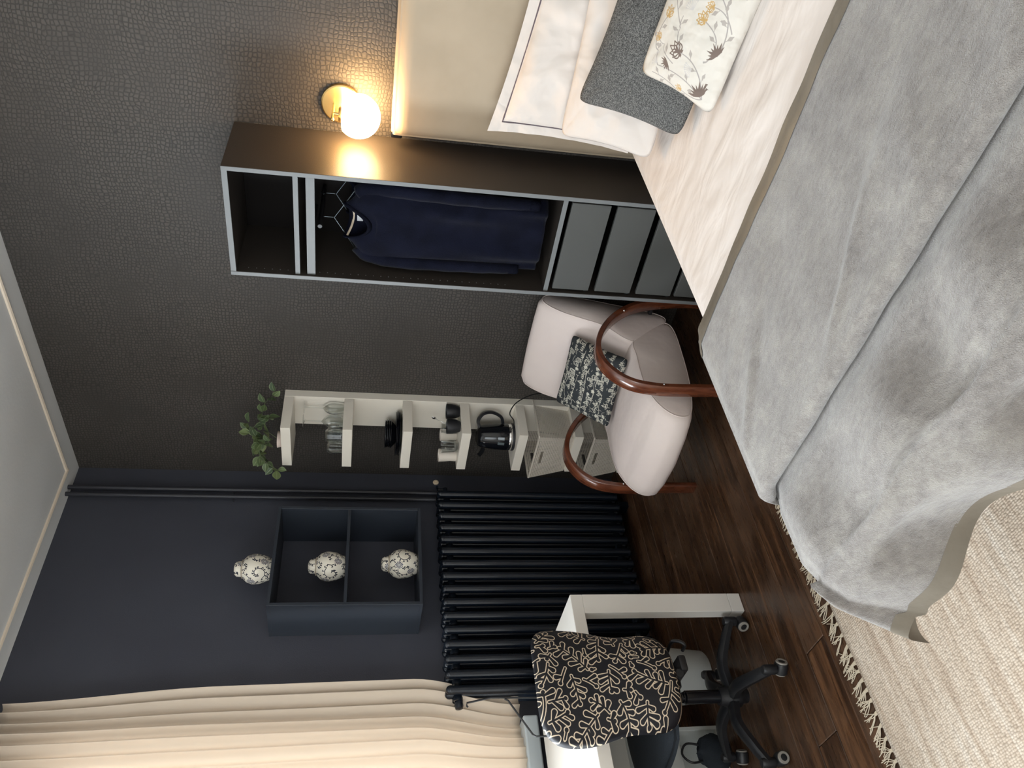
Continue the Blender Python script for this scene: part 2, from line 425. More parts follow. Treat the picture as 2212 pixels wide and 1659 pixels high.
def leaf_mat():
    m = mat('variegated_green_leaf', rough=.5); t = N(m, 'TexCoord'); g = N(m, 'SeparateXYZ'); L(m, t.outputs['UV'], g.inputs[0])
    o = N(m, 'ObjectInfo'); base = ramp(m, o.outputs['Random'], [(0, (.045, .075, .035)), (.5, (.10, .15, .06)), (1, (.19, .24, .10))])
    e = math_(m, 'ABSOLUTE', math_(m, 'SUBTRACT', g.outputs[0], .5))
    f = ramp(m, e, [(0.0, (.6,)*3), (.06, (0,)*3), (.36, (0,)*3), (.5, (.45,)*3)])
    L(m, mixc(m, f, base, (.36, .42, .24)), B(m).inputs['Base Color']); return m
M['leaf'] = leaf_mat()
def plank_mat():
    m = mat('dark_stained_pine_board', rough=.3, spec=.5); t = N(m, 'TexCoord'); o = N(m, 'ObjectInfo')
    off = N(m, 'VectorMath', operation='MULTIPLY_ADD'); L(m, o.outputs['Random'], off.inputs[0]); off.inputs[1].default_value = (7, 13, 0); L(m, t.outputs['Object'], off.inputs[2])
    mp = N(m, 'Mapping'); mp.inputs['Scale'].default_value = (11, .9, 1); L(m, off.outputs[0], mp.inputs[0])
    g = noise(m, mp.outputs[0], 2.4, 6, .62, 1.2); fine = noise(m, mp.outputs[0], 14, 3)
    blot = noise(m, off.outputs[0], 3.2, 3)
    a = ramp(m, g, [(.30, (.022, .010, .006)), (.5, (.058, .027, .013)), (.72, (.15, .070, .032))])
    a = mixc(m, math_(m, 'MULTIPLY', ramp(m, blot, [(.45, (0,)*3), (.75, (1,)*3)]), .55), a, (.16, .095, .06))
    hv = N(m, 'HueSaturation'); L(m, a, hv.inputs['Color']); L(m, math_(m, 'MULTIPLY_ADD', o.outputs['Random'], .32), hv.inputs['Value'])
    vv = [n for n in m.node_tree.nodes if n.type == 'MATH' and n.operation == 'MULTIPLY_ADD'][-1]; vv.inputs[2].default_value = .85
    L(m, hv.outputs[0], B(m).inputs['Base Color'])
    L(m, ramp(m, fine, [(.3, (.22,)*3), (.7, (.42,)*3)]), B(m).inputs['Roughness'])
    bump(m, g, .0015, .5); return m
M['plank'] = plank_mat()
def rug_mat():
    m = mat('undyed_handwoven_wool', rough=.95, spec=.1); v = coords(m)
    mp = N(m, 'Mapping'); mp.inputs['Scale'].default_value = (105, 150, 1); L(m, v, mp.inputs[0])
    vo = N(m, 'TexVoronoi', feature='F1'); vo.inputs['Scale'].default_value = 1; vo.inputs['Randomness'].default_value = .45; L(m, mp.outputs[0], vo.inputs['Vector'])
    m2 = N(m, 'Mapping'); m2.inputs['Scale'].default_value = (22, 2.2, 1); L(m, v, m2.inputs[0])
    st = noise(m, m2.outputs[0], 1.4, 4, .6); kn = N(m, 'SeparateColor'); L(m, vo.outputs['Color'], kn.inputs[0])
    a = ramp(m, st, [(.28, (.42, .32, .24)), (.46, (.58, .48, .38)), (.62, (.67, .58, .48)), (.8, (.72, .65, .57))])
    a = mixc(m, ramp(m, kn.outputs[0], [(.0, (.30,)*3), (.35, (0,)*3)]), a, (.30, .24, .19))
    a = mixc(m, ramp(m, vo.outputs['Distance'], [(.35, (0,)*3), (.75, (.55,)*3)]), a, (.24, .18, .13))
    L(m, a, B(m).inputs['Base Color']); inv = math_(m, 'SUBTRACT', 1, vo.outputs['Distance']); bump(m, inv, .0035, .9); return m
M['rug'] = rug_mat()
M['wool'] = mat('undyed_fringe_wool', (.60, .52, .40), .95, spec=.1)
def fleece_mat():
    m = mat('soft_grey_fleece', rough=.95, spec=.1, Sheen_Weight=.6, Sheen_Roughness=.4); v = coords(m)
    big = noise(m, v, 5, 5, .7, .6); mp = N(m, 'Mapping'); mp.inputs['Scale'].default_value = (1, 2.2, 1.5); L(m, v, mp.inputs[0])
    mid = noise(m, mp.outputs[0], 26, 5, .75); fine = noise(m, v, 420, 2, .7)
    s = math_(m, 'ADD', math_(m, 'MULTIPLY', big, .5), math_(m, 'MULTIPLY', mid, .5))
    a = ramp(m, s, [(.36, (.150, .132, .120)), (.5, (.240, .218, .198)), (.64, (.335, .312, .275))])
    L(m, mixc(m, math_(m, 'MULTIPLY', fine, .3), a, (.20, .19, .19)), B(m).inputs['Base Color'])
    n1 = bump(m, mid, .011, .55); bump(m, fine, .003, .8, n1); return m
M['fleece'] = fleece_mat()
def tweed_mat():
    m = mat('charcoal_tweed', rough=.95, spec=.1); t = N(m, 'TexCoord'); 
    mp = N(m, 'Mapping'); mp.inputs['Scale'].default_value = (190, 250, 1); L(m, t.outputs['UV'], mp.inputs[0])
    vo = N(m, 'TexVoronoi', feature='F1'); vo.inputs['Scale'].default_value = 1; vo.inputs['Randomness'].default_value = .5; L(m, mp.outputs[0], vo.inputs['Vector'])
    s = N(m, 'SeparateColor'); L(m, vo.outputs['Color'], s.inputs[0])
    L(m, ramp(m, s.outputs[0], [(.1, (.055, .055, .055)), (.5, (.11, .11, .108)), (.95, (.23, .23, .22))]), B(m).inputs['Base Color'])
    bump(m, vo.outputs['Distance'], .002, .6); return m
M['tweed'] = tweed_mat()
def image_mat(name, im, rough=.8, kind='UV', ext='REPEAT', scale=(1, 1, 1), bm=None):
    m = mat(name, rough=rough, spec=.3); v = coords(m, scale, 0, kind)
    t = N(m, 'TexImage'); t.image = im; t.extension = ext; L(m, v, t.inputs[0]); L(m, t.outputs[0], B(m).inputs['Base Color'])
    im.colorspace_settings.name = 'Linear Rec.709' if 'Linear Rec.709' in [i.name for i in bpy.types.ColorManagedInputColorspaceSettings.bl_rna.properties['name'].enum_items] else im.colorspace_settings.name
    if bm:
        f = noise(m, coords(m), bm[0], 3); bump(m, f, bm[1])
    return m
M['coral'] = image_mat('black_fabric_with_cream_coral_outlines', coral_print(), .5, scale=(2.0, 2.0, 1))
M['vase'] = image_mat('scroll_painted_ceramic', vase_print(), .18)
M['floral'] = image_mat('white_cotton_with_botanical_print', floral_print(), .8, bm=(9, .022))
M['sketch'] = image_mat('black_cotton_with_sketched_town', sketch_print(), .8, bm=(9, .006))

def glass_mat(name, tint=(1, 1, 1), refl=1.0):
    m = bpy.data.materials.new(name); m.use_nodes = True; nt = m.node_tree; nt.nodes.clear()
    out = nt.nodes.new('ShaderNodeOutputMaterial'); mx = nt.nodes.new('ShaderNodeMixShader'); tr = nt.nodes.new('ShaderNodeBsdfTransparent'); gl = nt.nodes.new('ShaderNodeBsdfGlossy')
    tr.inputs[0].default_value = (*tint, 1); gl.inputs['Roughness'].default_value = .03; gl.inputs[0].default_value = (refl, refl, refl, 1)
    lw = nt.nodes.new('ShaderNodeLayerWeight'); lw.inputs[0].default_value = .28
    nt.links.new(lw.outputs['Facing'], mx.inputs[0]) ; nt.links.new(tr.outputs[0], mx.inputs[1]); nt.links.new(gl.outputs[0], mx.inputs[2]); nt.links.new(mx.outputs[0], out.inputs[0])
    return m
M['glass'] = glass_mat('clear_drinking_glass', (.93, .94, .93))
M['pane'] = glass_mat('window_glass', (.97, .99, 1), .6)
def curtain_mat():
    m = mat('cream_voile', (.84, .72, .59), .9, spec=.1); nt = m.node_tree; tl = nt.nodes.new('ShaderNodeBsdfTranslucent'); tl.inputs[0].default_value = (.55, .50, .44, 1)
    mx = nt.nodes.new('ShaderNodeMixShader'); mx.inputs[0].default_value = .30; out = nt.nodes['Material Output']
    nt.links.new(B(m).outputs[0], mx.inputs[1]); nt.links.new(tl.outputs[0], mx.inputs[2]); nt.links.new(mx.outputs[0], out.inputs[0]); return m
M['curtain'] = curtain_mat()
def basket_mat():
    m = mat('perforated_warm_white_plastic', (.70, .635, .55), .45); nt = m.node_tree; v = coords(m, (1, 1, 1), 0, 'UV')
    s = N(m, 'SeparateXYZ'); L(m, v, s.inputs[0])
    def cellf(o):
        return math_(m, 'SUBTRACT', math_(m, 'FRACT', math_(m, 'MULTIPLY', o, 100)), .5)
    a, b = cellf(s.outputs[0]), cellf(s.outputs[1])
    d = math_(m, 'SQRT', math_(m, 'ADD', math_(m, 'MULTIPLY', a, a), math_(m, 'MULTIPLY', b, b)))
    hole = math_(m, 'LESS_THAN', d, .24); tr = nt.nodes.new('ShaderNodeBsdfTransparent'); mx = nt.nodes.new('ShaderNodeMixShader'); out = nt.nodes['Material Output']
    L(m, hole, mx.inputs[0]); L(m, B(m).outputs[0], mx.inputs[1]); L(m, tr.outputs[0], mx.inputs[2]); L(m, mx.outputs[0], out.inputs[0])
    bump(m, d, .003, .6); return m
M['basket'] = basket_mat()
def lamp_mat():
    m = mat('glowing_opal_glass', (1, .95, .85), .3); B(m).inputs['Emission Color'].default_value = (1, .62, .28, 1); B(m).inputs['Emission Strength'].default_value = 32; return m
M['opal'] = lamp_mat()

# ================================================================== THE SETTING
RX, RY, CH = 4.9, -4.4, 3.175
def S(o): return tag(o, kind='structure')
floor = S(link('floor', bx((0, RY, -.12), (RX, 0, -.016)), mat('dark_subfloor', (.006, .004, .003), .9)))
PW = .1385; x = -.024; pk = 0
while x < RX-.01:
    x0, x1 = max(0, x)+.0012, min(RX, x+PW)-.0012
    cuts = [0, -1.9-.9*((pk*37) % 10)/10, RY]
    for a, b in zip(cuts[:-1], cuts[1:]):
        dz = R.uniform(-.0012, .0006)
        o = link('floor_plank', bx((x0-(x0+x1)/2, (b-a)/2+.0012, -.016), (x1-(x0+x1)/2, -(b-a)/2-.0012, dz), .0022, 1), M['plank'], floor)
        o.location = ((x0+x1)/2, (a+b)/2, 0)
    x += PW; pk += 1
S(link('ceiling', bx((-.3, RY-.3, CH), (RX+.3, .3, CH+.15)), M['white_paint']))
back = S(link('wall_back', bx((-.3, .002, -.1), (RX+.3, .25, CH)), M['navy']))
xs = [.0, .532, 1.055, 1.594, 2.133, 2.68, 3.21, 3.74, 4.27, RX]
for i in range(len(xs)-1):
    o = link('wallpaper_strip', bx((xs[i]+.0004, -.0006*(i % 2)-.0006, 0), (xs[i+1]-.0004+(.004 if i % 2 else 0), .002, CH-.001)), M['wallpaper'], back)
WY0, WY1, WZ0, WZ1 = -1.62, -3.45, .80, 2.92       # window opening in the left wall
bm = new()
box(bm, (-.25, WY0, -.1), (0, .002, CH)); box(bm, (-.25, RY, -.1), (0, WY1, CH))
box(bm, (-.25, WY1, -.1), (0, WY0, WZ0)); box(bm, (-.25, WY1, WZ1), (0, WY0, CH))
S(link('wall_left', bm, M['navy']))
bm = new(); FX0, FX1, FZ0, FZ1 = 2.1, 4.1, .9, 2.6
box(bm, (-.25, RY-.25, -.1), (FX0, RY, CH)); box(bm, (FX1, RY-.25, -.1), (RX+.25, RY, CH)); box(bm, (FX0, RY-.25, -.1), (FX1, RY, FZ0)); box(bm, (FX0, RY-.25, FZ1), (FX1, RY, CH))
S(link('wall_front', bm, M['wall_pale']))
S(link('wall_right', bx((RX, RY, -.1), (RX+.25, 0, CH)), M['wall_pale']))
def window(name, a, b, axis):
    w = S(bpy.data.objects.new(name, None)); COL.objects.link(w); w['kind'] = 'structure'
    def fr(u0, u1, z0, z1, t=.03):
        if axis == 'y': return bx((-.16-t, min(u0, u1), z0), (-.16+t, max(u0, u1), z1), .006)
        return bx((min(u0, u1), RY-.16-t, z0), (max(u0, u1), RY-.16+t, z1), .006)
    u0, u1 = a[0], b[0]; z0, z1 = a[1], b[1]; s = 1 if u1 > u0 else -1; mid = (u0+u1)/2
    for q in ((u0, u0+s*.06, z0, z1), (u1-s*.06, u1, z0, z1), (mid-.04, mid+.04, z0, z1), (u0+s*.06, u1-s*.06, z1-.06, z1), (u0+s*.06, u1-s*.06, z0, z0+.06)): link('window_frame', fr(*q), M['frame'], w)
    for q in ((u0+s*.06, mid-s*.04), (mid+s*.04, u1-s*.06)): link('window_pane', fr(q[0], q[1], z0+.06, z1-.06, .003), M['pane'], w)
    return w
w1 = window('window_1', (WY0, WZ0), (WY1, WZ1), 'y'); window('fill_window', (FX0, FZ0), (FX1, FZ1), 'x')  # the second one is unseen, added as opening for the front fill
link('window_sill', bx((-.15, WY1-.05, .73), (.20, WY0+.03, .80), .008), M['sill'], w1)
def bead(name, pts):
    bm = new(); sweep(bm, pts, [(.0, -.011), (.008, -.009), (.012, 0), (.008, .009), (0, .011)], (0, 0, -1)); S(link(name, bm, M['bead'], None, 40))
bead('trim_1', [(.14, -.14, CH), (RX-.14, -.14, CH)]); bead('trim_2', [(.14, -.129, CH), (.14, RY+.14, CH)])
bead('trim_3', [(.14, RY+.14, CH), (RX-.14, RY+.14, CH)]); bead('trim_4', [(RX-.14, -.14, CH), (RX-.14, RY+.14, CH)])

# ================================================================== LARGE FURNITURE
# ---- open wardrobe against the wallpapered wall
def wardrobe():
    X0, X1, D, HH = 1.718, 2.218, .36, 2.158
    t = thing('wardrobe', 'tall open black-brown wardrobe with four drawers, between bed and armchair', 'wardrobe', (X0, 0, 0))
    w = X1-X0; e = .018
    def panel(name, a, b, front=None, m=None):
        o = link(name, bx(a, b, .0012, 1), m or M['wardrobe'], t)
        if front:
            link('edge_band', bx(*front, .0008, 1), M['ward_edge'], o)
        return o
    panel('side_panel', (0, -D+.002, 0), (e, -.004, HH), ((0, -D, 0), (e, -D+.002, HH)))
    panel('side_panel', (w-e, -D+.002, 0), (w, -.004, HH), ((w-e, -D, 0), (w, -D+.002, HH)))
    panel('top_panel', (e, -D+.004, HH-.022), (w-e, -.004, HH), ((e, -D+.002, HH-.022), (w-e, -D+.004, HH)))
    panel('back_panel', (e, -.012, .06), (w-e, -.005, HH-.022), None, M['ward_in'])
    for z in (1.88, .812): panel('shelf_board', (e, -D+.012, z), (w-e, -.012, z+.02), ((e, -D+.010, z), (w-e, -D+.012, z+.02)))
    r = link('rail_front', bx((e+.002, -D+.012, 1.818), (w-e-.002, -D+.03, 1.852), .001), M['ward_edge'], t)
    for q in (-.1, .1): link('rail_slide', tube(new(), [(w*.5+q, -D+.031, 1.835), (w*.5+q, -.02, 1.835)], .006, 8), M['black_metal'], r)
    bm = new(); tube(bm, [(w*.5, -D+.03, 1.80), (w*.5, -.02, 1.80)], .009, 10); link('hanging_rail', bm, M['black_metal'], r, 40)
    panel('plinth', (e, -D+.03, 0), (w-e, -D+.045, .06))
    for k, z1 in enumerate((.792, .597, .402, .217)):
        z0 = z1-.166 if k < 3 else .07
        d = link('drawer', bx((e+.012, -D+.014, z0), (w-e-.014, -D+.030, z1), .0015, 1), M['drawer'], t)
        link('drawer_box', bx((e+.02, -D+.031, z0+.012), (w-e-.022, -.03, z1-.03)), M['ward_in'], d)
        link('drawer_runner', bx((e+.002, -D+.022, z0+.004), (e+.012, -.05, z0+.018)), M['gunmetal'], d)
        link('drawer_runner', bx((w-e-.012, -D+.022, z0+.004), (w-e-.002, -.05, z0+.018)), M['gunmetal'], d)
    # shelf-pin holes in the left side, seen as pale dots
    bm = new()
    for z in [1.0+.032*k for k in range(26)]+[1.93+.032*k for k in range(6)]: box(bm, (e, -D+.032, z), (e+.0012, -D+.0355, z+.0035))
    h = link('shelf_pin_holes', bm, M['ward_edge'], t); h['kind'] = 'stuff'
    return t
wardrobe()

# ---- bed
BX0, BX1, BY0, BY1, BZ = 2.36, 3.98, -.17, -2.21, .572
def bed():
    t = thing('bed', 'double bed with tall beige upholstered headboard against wallpapered wall', 'bed', (BX0, 0, 0))
    w = BX1-BX0
    link('bed_base', bx((.03, BY1+.07, .29), (w-.03, BY0, .37), .01), M['headboard'], t, 40)
    m = link('mattress', bx((.005, BY1+.012, .36), (w-.005, BY0, BZ-.012), .045, 4), M['sheet'], t, 50)
    for x in (.10, w-.10):
        for y in (BY0-.12, BY1+.55): link('leg', bx((x-.03, y-.03, 0.0131 if y < -1.2 else 0), (x+.03, y+.03, .29), .004), M['black_plastic'], t)
    xa, xb = 2.268-BX0, 4.07-BX0
    def hb(u, v):
        x = xa+(xb-xa)*u; z = .20+1.335*v
        e = min(min(u, 1-u)*(xb-xa), min(v*3, 1-v)*1.335)
        y = -.075-.052*(sm(0, .05, e))**.5+.003*nz(x*3, z*3, 2)
        ex = .012*(1-sm(0, .03, (1-v)*1.335)); xx = x+(ex if u < .5 else -ex)*(1 if min(u, 1-u) < .02 else 0)
        return (xx, y, z+.002*nz(x*6, 1, 3)*sm(.9, 1, v))
    bm = new(); grid(bm, 70, 60, hb); h = link('headboard_pad', bm, M['headboard'], t, True)
    link('headboard_core', bx((xa+.006, -.10, .20), (xb-.006, -.07, 1.528), .01), M['headboard'], t)
    f = link('headboard_frame', bx((xa-.012, -.066, .06), (xb+.02, -.008, 1.50), .006), M['black_metal'], t)
    link('corner_cap', bx((xa-.010, -.088, 1.488), (xa+.012, -.05, 1.535), .006), M['gloss_black'], t)
bed()

def drape(x0, x1, yh, yf, top, sdrop, fdrop, puff=0.0, seed=0):
    """point of a cloth laid over the bed; s across (metres from the left hem), t from the head to the foot hem"""
    Wt = x1-x0
    def P(s, t, lift=0.0):
        a = sdrop-s if s < sdrop else (s-sdrop-Wt if s > sdrop+Wt else 0); left = s < sdrop+Wt/2
        b = max(0, t-(yh-yf))
        x = x0+min(max(s-sdrop, 0), Wt); y = yh-min(t, yh-yf); z = top
        sx = -1 if left else 1
        rad = .035
        if a > 0 and b > 0:
            d = (a**3+b**3)**(1/3); th = math.atan2(a, b); q = min(1, d/.06)
            T = .9; g = math.sin(th/T*PI/2) if th < T else .5+.5*math.cos((th-T)/(PI/2-T)*PI)
            fw = 1-sm(.3, PI/2, th); sw = sm(T, PI/2, th)
            x += sx*(sw*(.016*math.sin(q*PI/2)+.02*d)+.34*d*g); y -= fw*(.016*math.sin(q*PI/2)+puff*q+.05*d+.014*sm(.02, .28, b)*(1+math.sin(sdrop*11.3+2+seed)))+.11*d*g
            z -= .022+max(0, d-.012)
        elif a > 0:
            q = min(1, a/.06); x += sx*(.016*math.sin(q*PI/2)+.02*a); z -= .022+max(0, a-.012)
            x += sx*.012*sm(.05, .3, a)*(1+math.sin(t*17+seed))
        elif b > 0:
            q = min(1, b/.06); y -= .016*math.sin(q*PI/2)+puff*q+.05*b; z -= .022+max(0, b-.012)
            y -= .014*sm(.02, .28, b)*(1+math.sin(s*11.3+2+seed))
        # soft shoulder
        if a == 0:
            ex = min(s-sdrop, sdrop+Wt-s); z -= .022*(1-sm(0, .06, ex))
        if b == 0:
            ey = (yh-yf)-t; z -= .022*(1-sm(0, .06, ey)) if fdrop else 0
        return Vector((x, y, z+lift))
    return P
# ---- sheet
PS = drape(BX0, BX1, BY0, BY1, BZ+.006, .28, .30)
def sheet(u, v):
    s, t = u*(BX1-BX0+.56), v*(BY0-BY1+.30)
    p = PS(s, t); inside = sm(.28, .42, s)*sm(2.1, 1.9, t)
    wr = (1-sm(1.18, 1.30, t))*1.0; wr *= .006*nz(s*2.3+t*1.2, t*5.5-s*2, 5)+.004*nz(s*7+t*3, t*12-s*5, 8)+.0022*abs(nz(s*14, t*26, 1))
    near = sm(1.3, .7, t)
    p.z += (wr*1.0+.012*near*abs(nz(s*3+t*2, t*9-s*4, 3)))*inside
    if s < .28: p.x += .010*nz(t*6, s*3, 4)*sm(.28, .1, s)
    if p.y < -1.39:
        k = sm(-1.39, -1.43, p.y); p.z -= .014*k; p.x += (max(p.x, BX0-.003)-p.x)*k
    if t > BY0-BY1: p.y = BY1-.002
    p.z = max(p.z, .285)
    return p
bm = new(); grid(bm, 150, 150, sheet, True)
sh = link('bed_sheet', bm, M['sheet'], None, True); tag(sh, 'blush-white cotton sheet spread over the mattress, wrinkled', 'sheet')

# ---- fleece blanket: laid in a fold, so its path runs out, tucks back under the fold and on to the foot
YF = -1.975
def zpath():
    pts = []
    zt, zb = BZ+.056, BZ+.016
    y = -1.372
    for k in range(0, 31): pts.append((y+(YF+.012-y)*k/30, zt-.010*(1-sm(0, .06, (k/30)*.6))))
    for k in range(1, 9):
        a = k/8*PI; pts.append((YF+.012-.016*math.sin(a), (zt+zb)/2-.004+(.016+.004)*math.cos(a)))
    pts.append((YF+.035, zb-.006)); pts.append((YF+.022, zb-.010)); pts.append((YF+.0, zb-.010)); pts.append((YF-.02, zb-.006)); pts.append((YF-.04, zb))
    n0 = len(pts); y0 = YF-.04
    for k in range(1, 12): pts.append((y0+(BY1-.004-y0)*k/11, zb))
    return pts, n0
ZP, _ = zpath()
SD, FD = .30, .245
PB = drape(BX0-.012, BX1+.012, 0, BY1-.004, 0, SD, FD, puff=.026, seed=1.7)
NF = 16
def blanket_pt(s, j, push=0.0):
    """j counts rows: along ZP, then down the foot"""
    Wt = BX1-BX0+.024; n = len(ZP)
    j0 = int(min(j, n-1)); fr = min(j, n-1)-j0
    y, zt = ZP[j0]
    if fr > 0: y += (ZP[j0+1][0]-y)*fr; zt += (ZP[j0+1][1]-zt)*fr
    b = max(0, (j-(n-1))/NF*FD)
    t = -y+b if b == 0 else -(BY1-.004)+b
    edge = sm(0, .16, s)
    sdl = SD*(1-.0*edge)
    p = PB(s, t); p.z += zt+push
    top = 1 if (s > SD and b == 0) else 0
    ins = sm(SD, SD+.12, s)
    w = .008*nz(s*2.2-t*1.5, t*4+s, 9)+.005*nz(s*8, t*7, 2)
    w += .010*max(0, 1-abs(nz(s*1.6+t*2.4, t*1.1, 12))*9)*sm(.0, .15, -y-1.37)*sm(YF, YF+.1, y)
    foot = sm(-1.99, -2.10, y)
    w += foot*(.017*math.sin(s*17+2.2*nz(s*1.3, 0, 5)+1.2)+.010*nz(s*5, 2, 3))*sm(SD, SD+.1, s)
    if b == 0: p.z += w*ins
    else:
        dp = sm(0, .10, b)
        ridge = math.sin(s*17+2.2*nz(s*1.3, b*2, 5)+1.2)
        k_ = sm(SD-.02, SD+.22, s); p.y += (-.027*ridge*dp+.016*nz(s*5, b*5, 7)*dp+w*.5)*k_-.010*dp*(1-k_); p.z += .006*nz(s*3.1, 7, 1)
    return p
def blanket_grid(s0, s1, j0, j1, ns, nj, push):
    bm = new(); grid(bm, ns, nj, lambda u, v: blanket_pt(s0+(s1-s0)*u, j0+(j1-j0)*v, push), True); return bm
STOT = BX1-BX0+.024+2*SD; JT = len(ZP)-1+NF; HB = .078
bl = link('blanket', blanket_grid(HB-.004, STOT-HB+.004, 3.2, JT-2.9, 190, (JT-6)*3, 0), M['fleece'], None, True)
tag(bl, 'soft grey fleece blanket folded double across the foot of the bed', 'blanket')
def hem(s0, s1, j0, j1, ns, nj):
    bm = blanket_grid(s0, s1, j0, j1, ns, nj, .003); return link('hem', bm, M['hem'], bl, True)
h1 = hem(0, STOT, 0, 3.6, 150, 5); h2 = hem(0, STOT, JT-3.1, JT, 190, 6); h3 = hem(0, HB, 3.6, JT-3.1, 5, 120); h4 = hem(STOT-HB, STOT, 3.6, JT-3.1, 5, 120)
h1['label'] = 'taupe satin binding along the head edge'

# ---- desk
def desk():
    X0, X1, Y0, Y1, Z = .30, 1.053, -1.467, -2.72, .74
    t = thing('desk', 'plain white desk with square legs in front of the window', 'desk', (X0, Y0, 0)); w = X1-X0; d = Y0-Y1
    link('desktop', bx((0, -d, Z-.05), (w, 0, Z), .002, 1), M['desk'], t)
    lw = .083
    for x in (w-.05, 0):
        for y in (0, -d+lw):
            l = link('leg', bx((x, y-lw, .057 if y == 0 else .057), (x+.05, y, Z-.05), .0015, 1), M['desk'], t)
            link('leg_foot', bx((x, y-lw, 0), (x+.05, y, .0555), .0015, 1), M['desk'], l)
desk()

# ---- office chair
def office_chair():
    C = Vector((.935, -1.855, 0)); t = thing('office_chair', 'swivel chair with black backrest covered in cream coral outlines', 'chair', C)
    # five-star base
    bm = new(); lathe(bm, [(0, .05), (.028, .05), (.03, .07), (.045, .085), (.05, .12), (.036, .15), (.034, .17), (0, .17)], 20); hub = link('hub', bm, M['black_plastic'], t, 40)
    ang = [66.5, -6, -78, -150, 138.5]
    for a in ang:
        a = math.radians(a); c, s = math.cos(a), math.sin(a)
        pts = cr([(c*.03, s*.03, .118), (c*.12, s*.12, .137), (c*.21, s*.21, .112), (c*.285, s*.285, .082)], 6)
        bm = new(); sweep(bm, pts, [(.018, -.014), (.018, .014), (.008, .024), (-.014, .022), (-.016, 0), (-.014, -.022), (.008, -.024)], (0, 0, 1), [1.1-.3*i/(len(pts)-1) for i in range(len(pts))])
        l = link('base_leg', bm, M['black_plastic'], t, 50)
        bm = new(); lathe(bm, [(0, .055), (.017, .055), (.019, .062), (.019, .10), (.014, .108), (0, .108)], 16, (c*.285, s*.285, 0)); link('caster_socket', bm, M['black_plastic'], l, 40)
    for i, a in enumerate(ang):
        a = math.radians(a); c, s = math.cos(a), math.sin(a); b = a+(.9, .7, 1.2, .5, 1.9)[i]; nx, ny = math.cos(b), math.sin(b)
        px, py = c*.285-ny*.012, s*.285+nx*.012
        cs = bpy.data.objects.new('caster', None)
        bm = new(); lathe(bm, [(0, -.024), (.018, -.024), (.0245, -.020), (.026, -.010), (.026, .010), (.0245, .020), (.018, .024), (0, .024)], 22, (0, 0, 0), 'y')
        w = link('caster', bm, M['black_plastic'], t, 40); w.location = (px, py, .0265); w.rotation_euler = (0, 0, b-PI/2)
        for sg in (-1, 1):
            bm = new(); lathe(bm, [(.013, sg*.0235), (.013, sg*.0262), (.0205, sg*.0262), (.0225, sg*.0215)], 22, (0, 0, 0), 'y'); link('caster_ring', bm, M['grey_ring'], w, 40)
    bm = new(); lathe(bm, [(0, .17), (.026, .17), (.026, .31), (.021, .315), (.021, .32), (.0, .32)], 20); lathe(bm, [(.015, .32), (.015, .42)], 16); link('gas_column', bm, M['gloss_black'], t, 40)
    bm = new(); box(bm, (-.10, -.07, .405), (.12, .07, .438), .01); box(bm, (.08, -.03, .40), (.30, .03, .43), .008); link('tilt_mechanism', bm, M['black_metal'], t, 40)
    bm = new(); tube(bm, cr([(.05, .06, .41), (.10, .10, .40), (.20, .125, .40), (.235, .115, .385), (.235, .10, .362), (.20, .095, .36)], 6), .007, 8); link('height_lever', bm, M['black_plastic'], t, 40)
    bm = new(); lathe(bm, [(0, -.015), (.015, -.015), (.018, -.008), (.018, .008), (.015, .015), (0, .015)], 18, (.275, -.035, .435), 'x'); link('adjustment_knob', bm, M['black_plastic'], t, 40)
    def seat(sg):
        def f(u, v):
            a, b = 2*u-1, 2*v-1; xx = a*math.sqrt(1-b*b/2.6); yy = b*math.sqrt(1-a*a/2.6)
            m = max(abs(a), abs(b)); th = .036*(1-m**7)**.5
            return Vector((-.03+xx*.215/.80, -.035+yy*.195/.80, .472+sg*th-(.02*(m**3) if sg > 0 else -.0)))
        return f
    bm = new(); grid(bm, 26, 26, seat(1)); grid(bm, 26, 26, seat(-1), True); bmesh.ops.remove_doubles(bm, verts=bm.verts, dist=1e-4); link('seat', bm, M['seat_dark'], t, True)
    # backrest: padded, curved, slightly waisted
    def back(sg):
        def f(u, v):
            a, b = 2*u-1, 2*v-1; mm = max(abs(a), abs(b)); pn = (abs(a)**4.5+abs(b)**4.5)**(1/4.5) or 1
            yy, zz = a*mm/pn, b*mm/pn
            ww = .196+.018*zz-.022*math.exp(-((zz+.25)/.38)**2)
            m = mm; th = .034*(1-m**6)**.5
            x = 1.19-.935+.045*(1-yy*yy)-.02*math.sin((zz+.3)*2)+.02*zz+sg*th
            return Vector((x, -.055-.0+yy*ww*1.06, .716-.0+zz*.262))
        return f
    def uvb(sg):
        g = back(sg); return lambda u, v: (lambda p: (p.y*1.0+.3, p.z))(g(u, v))
    bm = new(); grid(bm, 34, 40, back(1), False, uvb(1)); grid(bm, 34, 40, back(-1), True, uvb(-1)); bmesh.ops.remove_doubles(bm, verts=bm.verts, dist=1e-4)
    bmesh.ops.recalc_face_normals(bm, faces=bm.faces); b = link('backrest', bm, M['coral'], t, True)
    b['label'] = 'black backrest with cream coral-like outline print'
    bm = new(); sweep(bm, cr([(.10, -.02, .42), (.24, -.035, .425), (.285, -.05, .47), (.283, -.055, .56)], 6), [(-.006, -.03), (.006, -.03), (.006, .03), (-.006, .03)], (0, 0, 1)); link('back_bracket', bm, M['black_metal'], t, 40)
office_chair()

